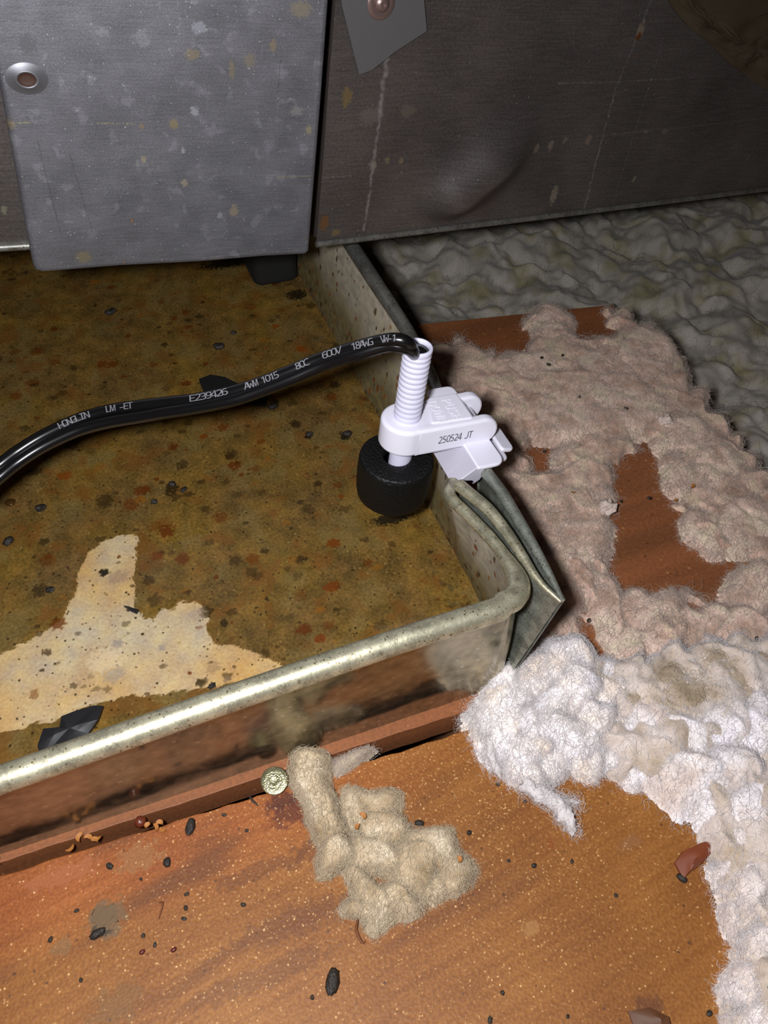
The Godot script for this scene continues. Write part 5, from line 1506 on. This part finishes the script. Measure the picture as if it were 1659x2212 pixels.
	for p in [[Vector2(0.11378, -0.0552), 0.006, "curled amber shaving on the bare patch's right edge"], [Vector2(0.11072, -0.01381), 0.005, "curled amber shaving at the right end of the big bare patch"], [Vector2(0.06466, -0.06866), 0.006, "flat amber shaving between the two small bare patches"], [Vector2(0.10412, -0.05202), 0.004, "small amber shaving below the curled one on the bare patch"], [Vector2(0.02774, -0.01722), 0.008, "straw-coloured shaving beside the pan's folded corner"], [Vector2(-0.0785, 0.00981), 0.006, "amber bark strip stuck to the beige clump's upper lobe"], [Vector2(-0.07113, 0.00682), 0.005, "ragged amber shaving on top of the beige clump"], [Vector2(-0.06516, 0.02937), 0.007, "orange bark crumb in the middle of the beige clump"], [Vector2(-0.06663, 0.03179), 0.0065, "smaller orange bark crumb just below the first in the beige clump"], [Vector2(-0.04304, 0.05054), 0.007, "straw-coloured splinter on the beige clump's right lobe"]]:
		shaving(p[0], p[1], p[2], "")
	for p in [Vector2(0.0844, -0.0604), Vector2(0.09275, -0.05474), Vector2(0.04018, -0.01241), Vector2(0.07203, 0.03071), Vector2(0.11456, -0.10652), Vector2(0.06795, -0.09786), Vector2(0.09781, -0.12072), Vector2(0.09579, -0.14673), Vector2(0.0951, -0.15266), Vector2(0.10601, -0.15099), Vector2(0.0913, 0.01753)]:
		crumb("speck", "tiny dark speck among the grey insulation on the rear board", "speck", p, rng.randf_range(1.4, 2.4), 1.4, rng.randf() * 180.0, M.speck, 0.001 if p.x < 0.09 else 0.006, "dark specks on the rear board", 0.3)
	# in the pan
	var py := 0.0014
	s = Soup.new()
	prism(s, rounded([[-0.0125, -0.022, 0.004], [0.0125, -0.022, 0.004], [0.0125, 0.020, 0.006], [-0.0125, 0.020, 0.006]], 5), 0.0, 0.030, 0.003, Vector3.RIGHT, Vector3(0, 0, 1), Vector3.UP)
	var pad := obj("rubber_pad", s.mesh(40.0), M.rubber)
	pad.position = Vector3(-0.0085, py, -0.280)
	tag(pad, "black rubber support pad in the pan under the duct cover's right end", "pad")
	flake("black_flake", "large torn black flake on the pan floor against the near wall at left", "flake", PackedVector2Array([Vector2(-0.15405, -0.03012), Vector2(-0.1517, -0.03524), Vector2(-0.14672, -0.0343), Vector2(-0.14564, -0.03741), Vector2(-0.14115, -0.03792), Vector2(-0.1352, -0.03775), Vector2(-0.13236, -0.03654), Vector2(-0.13455, -0.03164), Vector2(-0.13834, -0.02867), Vector2(-0.14196, -0.02539), Vector2(-0.14779, -0.02451), Vector2(-0.15403, -0.02579)]), py, 0.0012, Vector3(4, 0, 5), M.black_flake, 6)
	flake("black_flake", "thin black sliver on the edge of the pale dry patch", "flake", PackedVector2Array([Vector2(-0.11974, -0.07506), Vector2(-0.11648, -0.07347), Vector2(-0.11485, -0.07225), Vector2(-0.11591, -0.07089), Vector2(-0.11795, -0.07269)]), py, 0.0008, Vector3(), M.black_flake, 7)
	flake("black_flake", "ragged black deposit behind the cord in the middle of the pan", "flake", PackedVector2Array([Vector2(-0.06591, -0.19442), Vector2(-0.05997, -0.19609), Vector2(-0.05421, -0.192), Vector2(-0.05105, -0.18663), Vector2(-0.04408, -0.179), Vector2(-0.03734, -0.175), Vector2(-0.04099, -0.16587), Vector2(-0.04787, -0.16884), Vector2(-0.05044, -0.17587), Vector2(-0.05916, -0.17602), Vector2(-0.06591, -0.18449)]), py - 0.0004, 0.0012, Vector3(), M.rubber, 8)
	for d in [["dark crumb at the upper left of the pan floor", Vector2(-0.09683, -0.26114), 6.0, 3.4, 20.0], ["oval black pellet above the cord in the pan", Vector2(-0.05117, -0.21571), 5.4, 3.6, -20.0], ["black crumb below the cord at the pan's left", Vector2(-0.14346, -0.1346), 4.4, 3.0, 10.0], ["black crumb right of the pan's middle, left one of a pair", Vector2(-0.09119, -0.13082), 2.8, 2.4, 0.0], ["black crumb right of the pan's middle, right one of a pair", Vector2(-0.08729, -0.12613), 3.0, 2.2, 30.0], ["grey-black crumb below the pair on the pan floor", Vector2(-0.09989, -0.12332), 2.6, 2.0, 0.0], ["dark crumb at the pan's left above the dry patch", Vector2(-0.15658, -0.1205), 4.2, 3.2, 40.0], ["dark crumb left of the dry patch", Vector2(-0.14409, -0.09169), 3.2, 2.4, 0.0], ["black crumb near the right wall, left of the float", Vector2(-0.01187, -0.13589), 4.2, 3.2, 0.0], ["smaller black crumb left of the crumb beside the float", Vector2(-0.02798, -0.14133), 3.2, 2.6, 0.0], ["dark crumb beside the rim on the pale patch's right end", Vector2(-0.0806, -0.02912), 2.2, 1.8, 0.0], ["two-tone grey crumb on the pale dry patch near the rim", Vector2(-0.09701, -0.03254), 2.6, 1.8, 20.0], ["black crumb under the cord's right half", Vector2(-0.03815, -0.16443), 5.0, 3.0, 0.0], ["small dark crumb above the cord, right of the oval pellet", Vector2(-0.0416, -0.22497), 2.8, 2.0, 0.0]]:
		crumb("crumb", d[0], "crumb", d[1], d[2], d[3], d[4], M.dropping, py - 0.0003, "", 0.3)
	var drop := obj("water_drop", lump_mesh(3, 0.0042, 0.0016, 0.0042, 0.04, 14), M.droplet)
	drop.position = Vector3(-0.15456, 0.0016, -0.14197)
	drop.scale = Vector3(1, 1, 0.9)
	tag(drop, "small domed brown droplet on the pan floor at the left edge below the cord", "droplet")
	twig("twig", "fine hair-like brown scrap hanging on the pan's inner right wall below the clip", "twig", PackedVector3Array([Vector3(-0.00094, 0.034, -0.05818), Vector3(0.00038, 0.036, -0.05749), Vector3(0.00133, 0.034, -0.05502), Vector3(0.00068, 0.031, -0.05568), Vector3(-0.00047, 0.031, -0.05727)]), 0.00018, M.speck)

func shaving(p: Vector2, y: float, label: String, group: String) -> void:
	var s := Soup.new()
	var r := rng.randf_range(0.0008, 0.0014)
	var a0 := rng.randf() * TAU
	var rings := []
	for k in 9:
		var a := a0 + k * 0.32
		var d := Vector3(cos(a), 0, sin(a))
		var w := 0.0006 * sin(PI * (k + 0.6) / 9.2)
		rings.append(PackedVector3Array([d * (r - w), d * (r - w) + Vector3(0, 0.0003, 0), d * (r + w) + Vector3(0, 0.0008, 0), d * (r + w) + Vector3(0, 0.0005, 0)]))
	s.loft(rings)
	var o := obj("wood_shaving", s.mesh(40.0), M.shaving)
	o.position = Vector3(p.x, y, p.y)
	tag(o, label, "shaving", group)
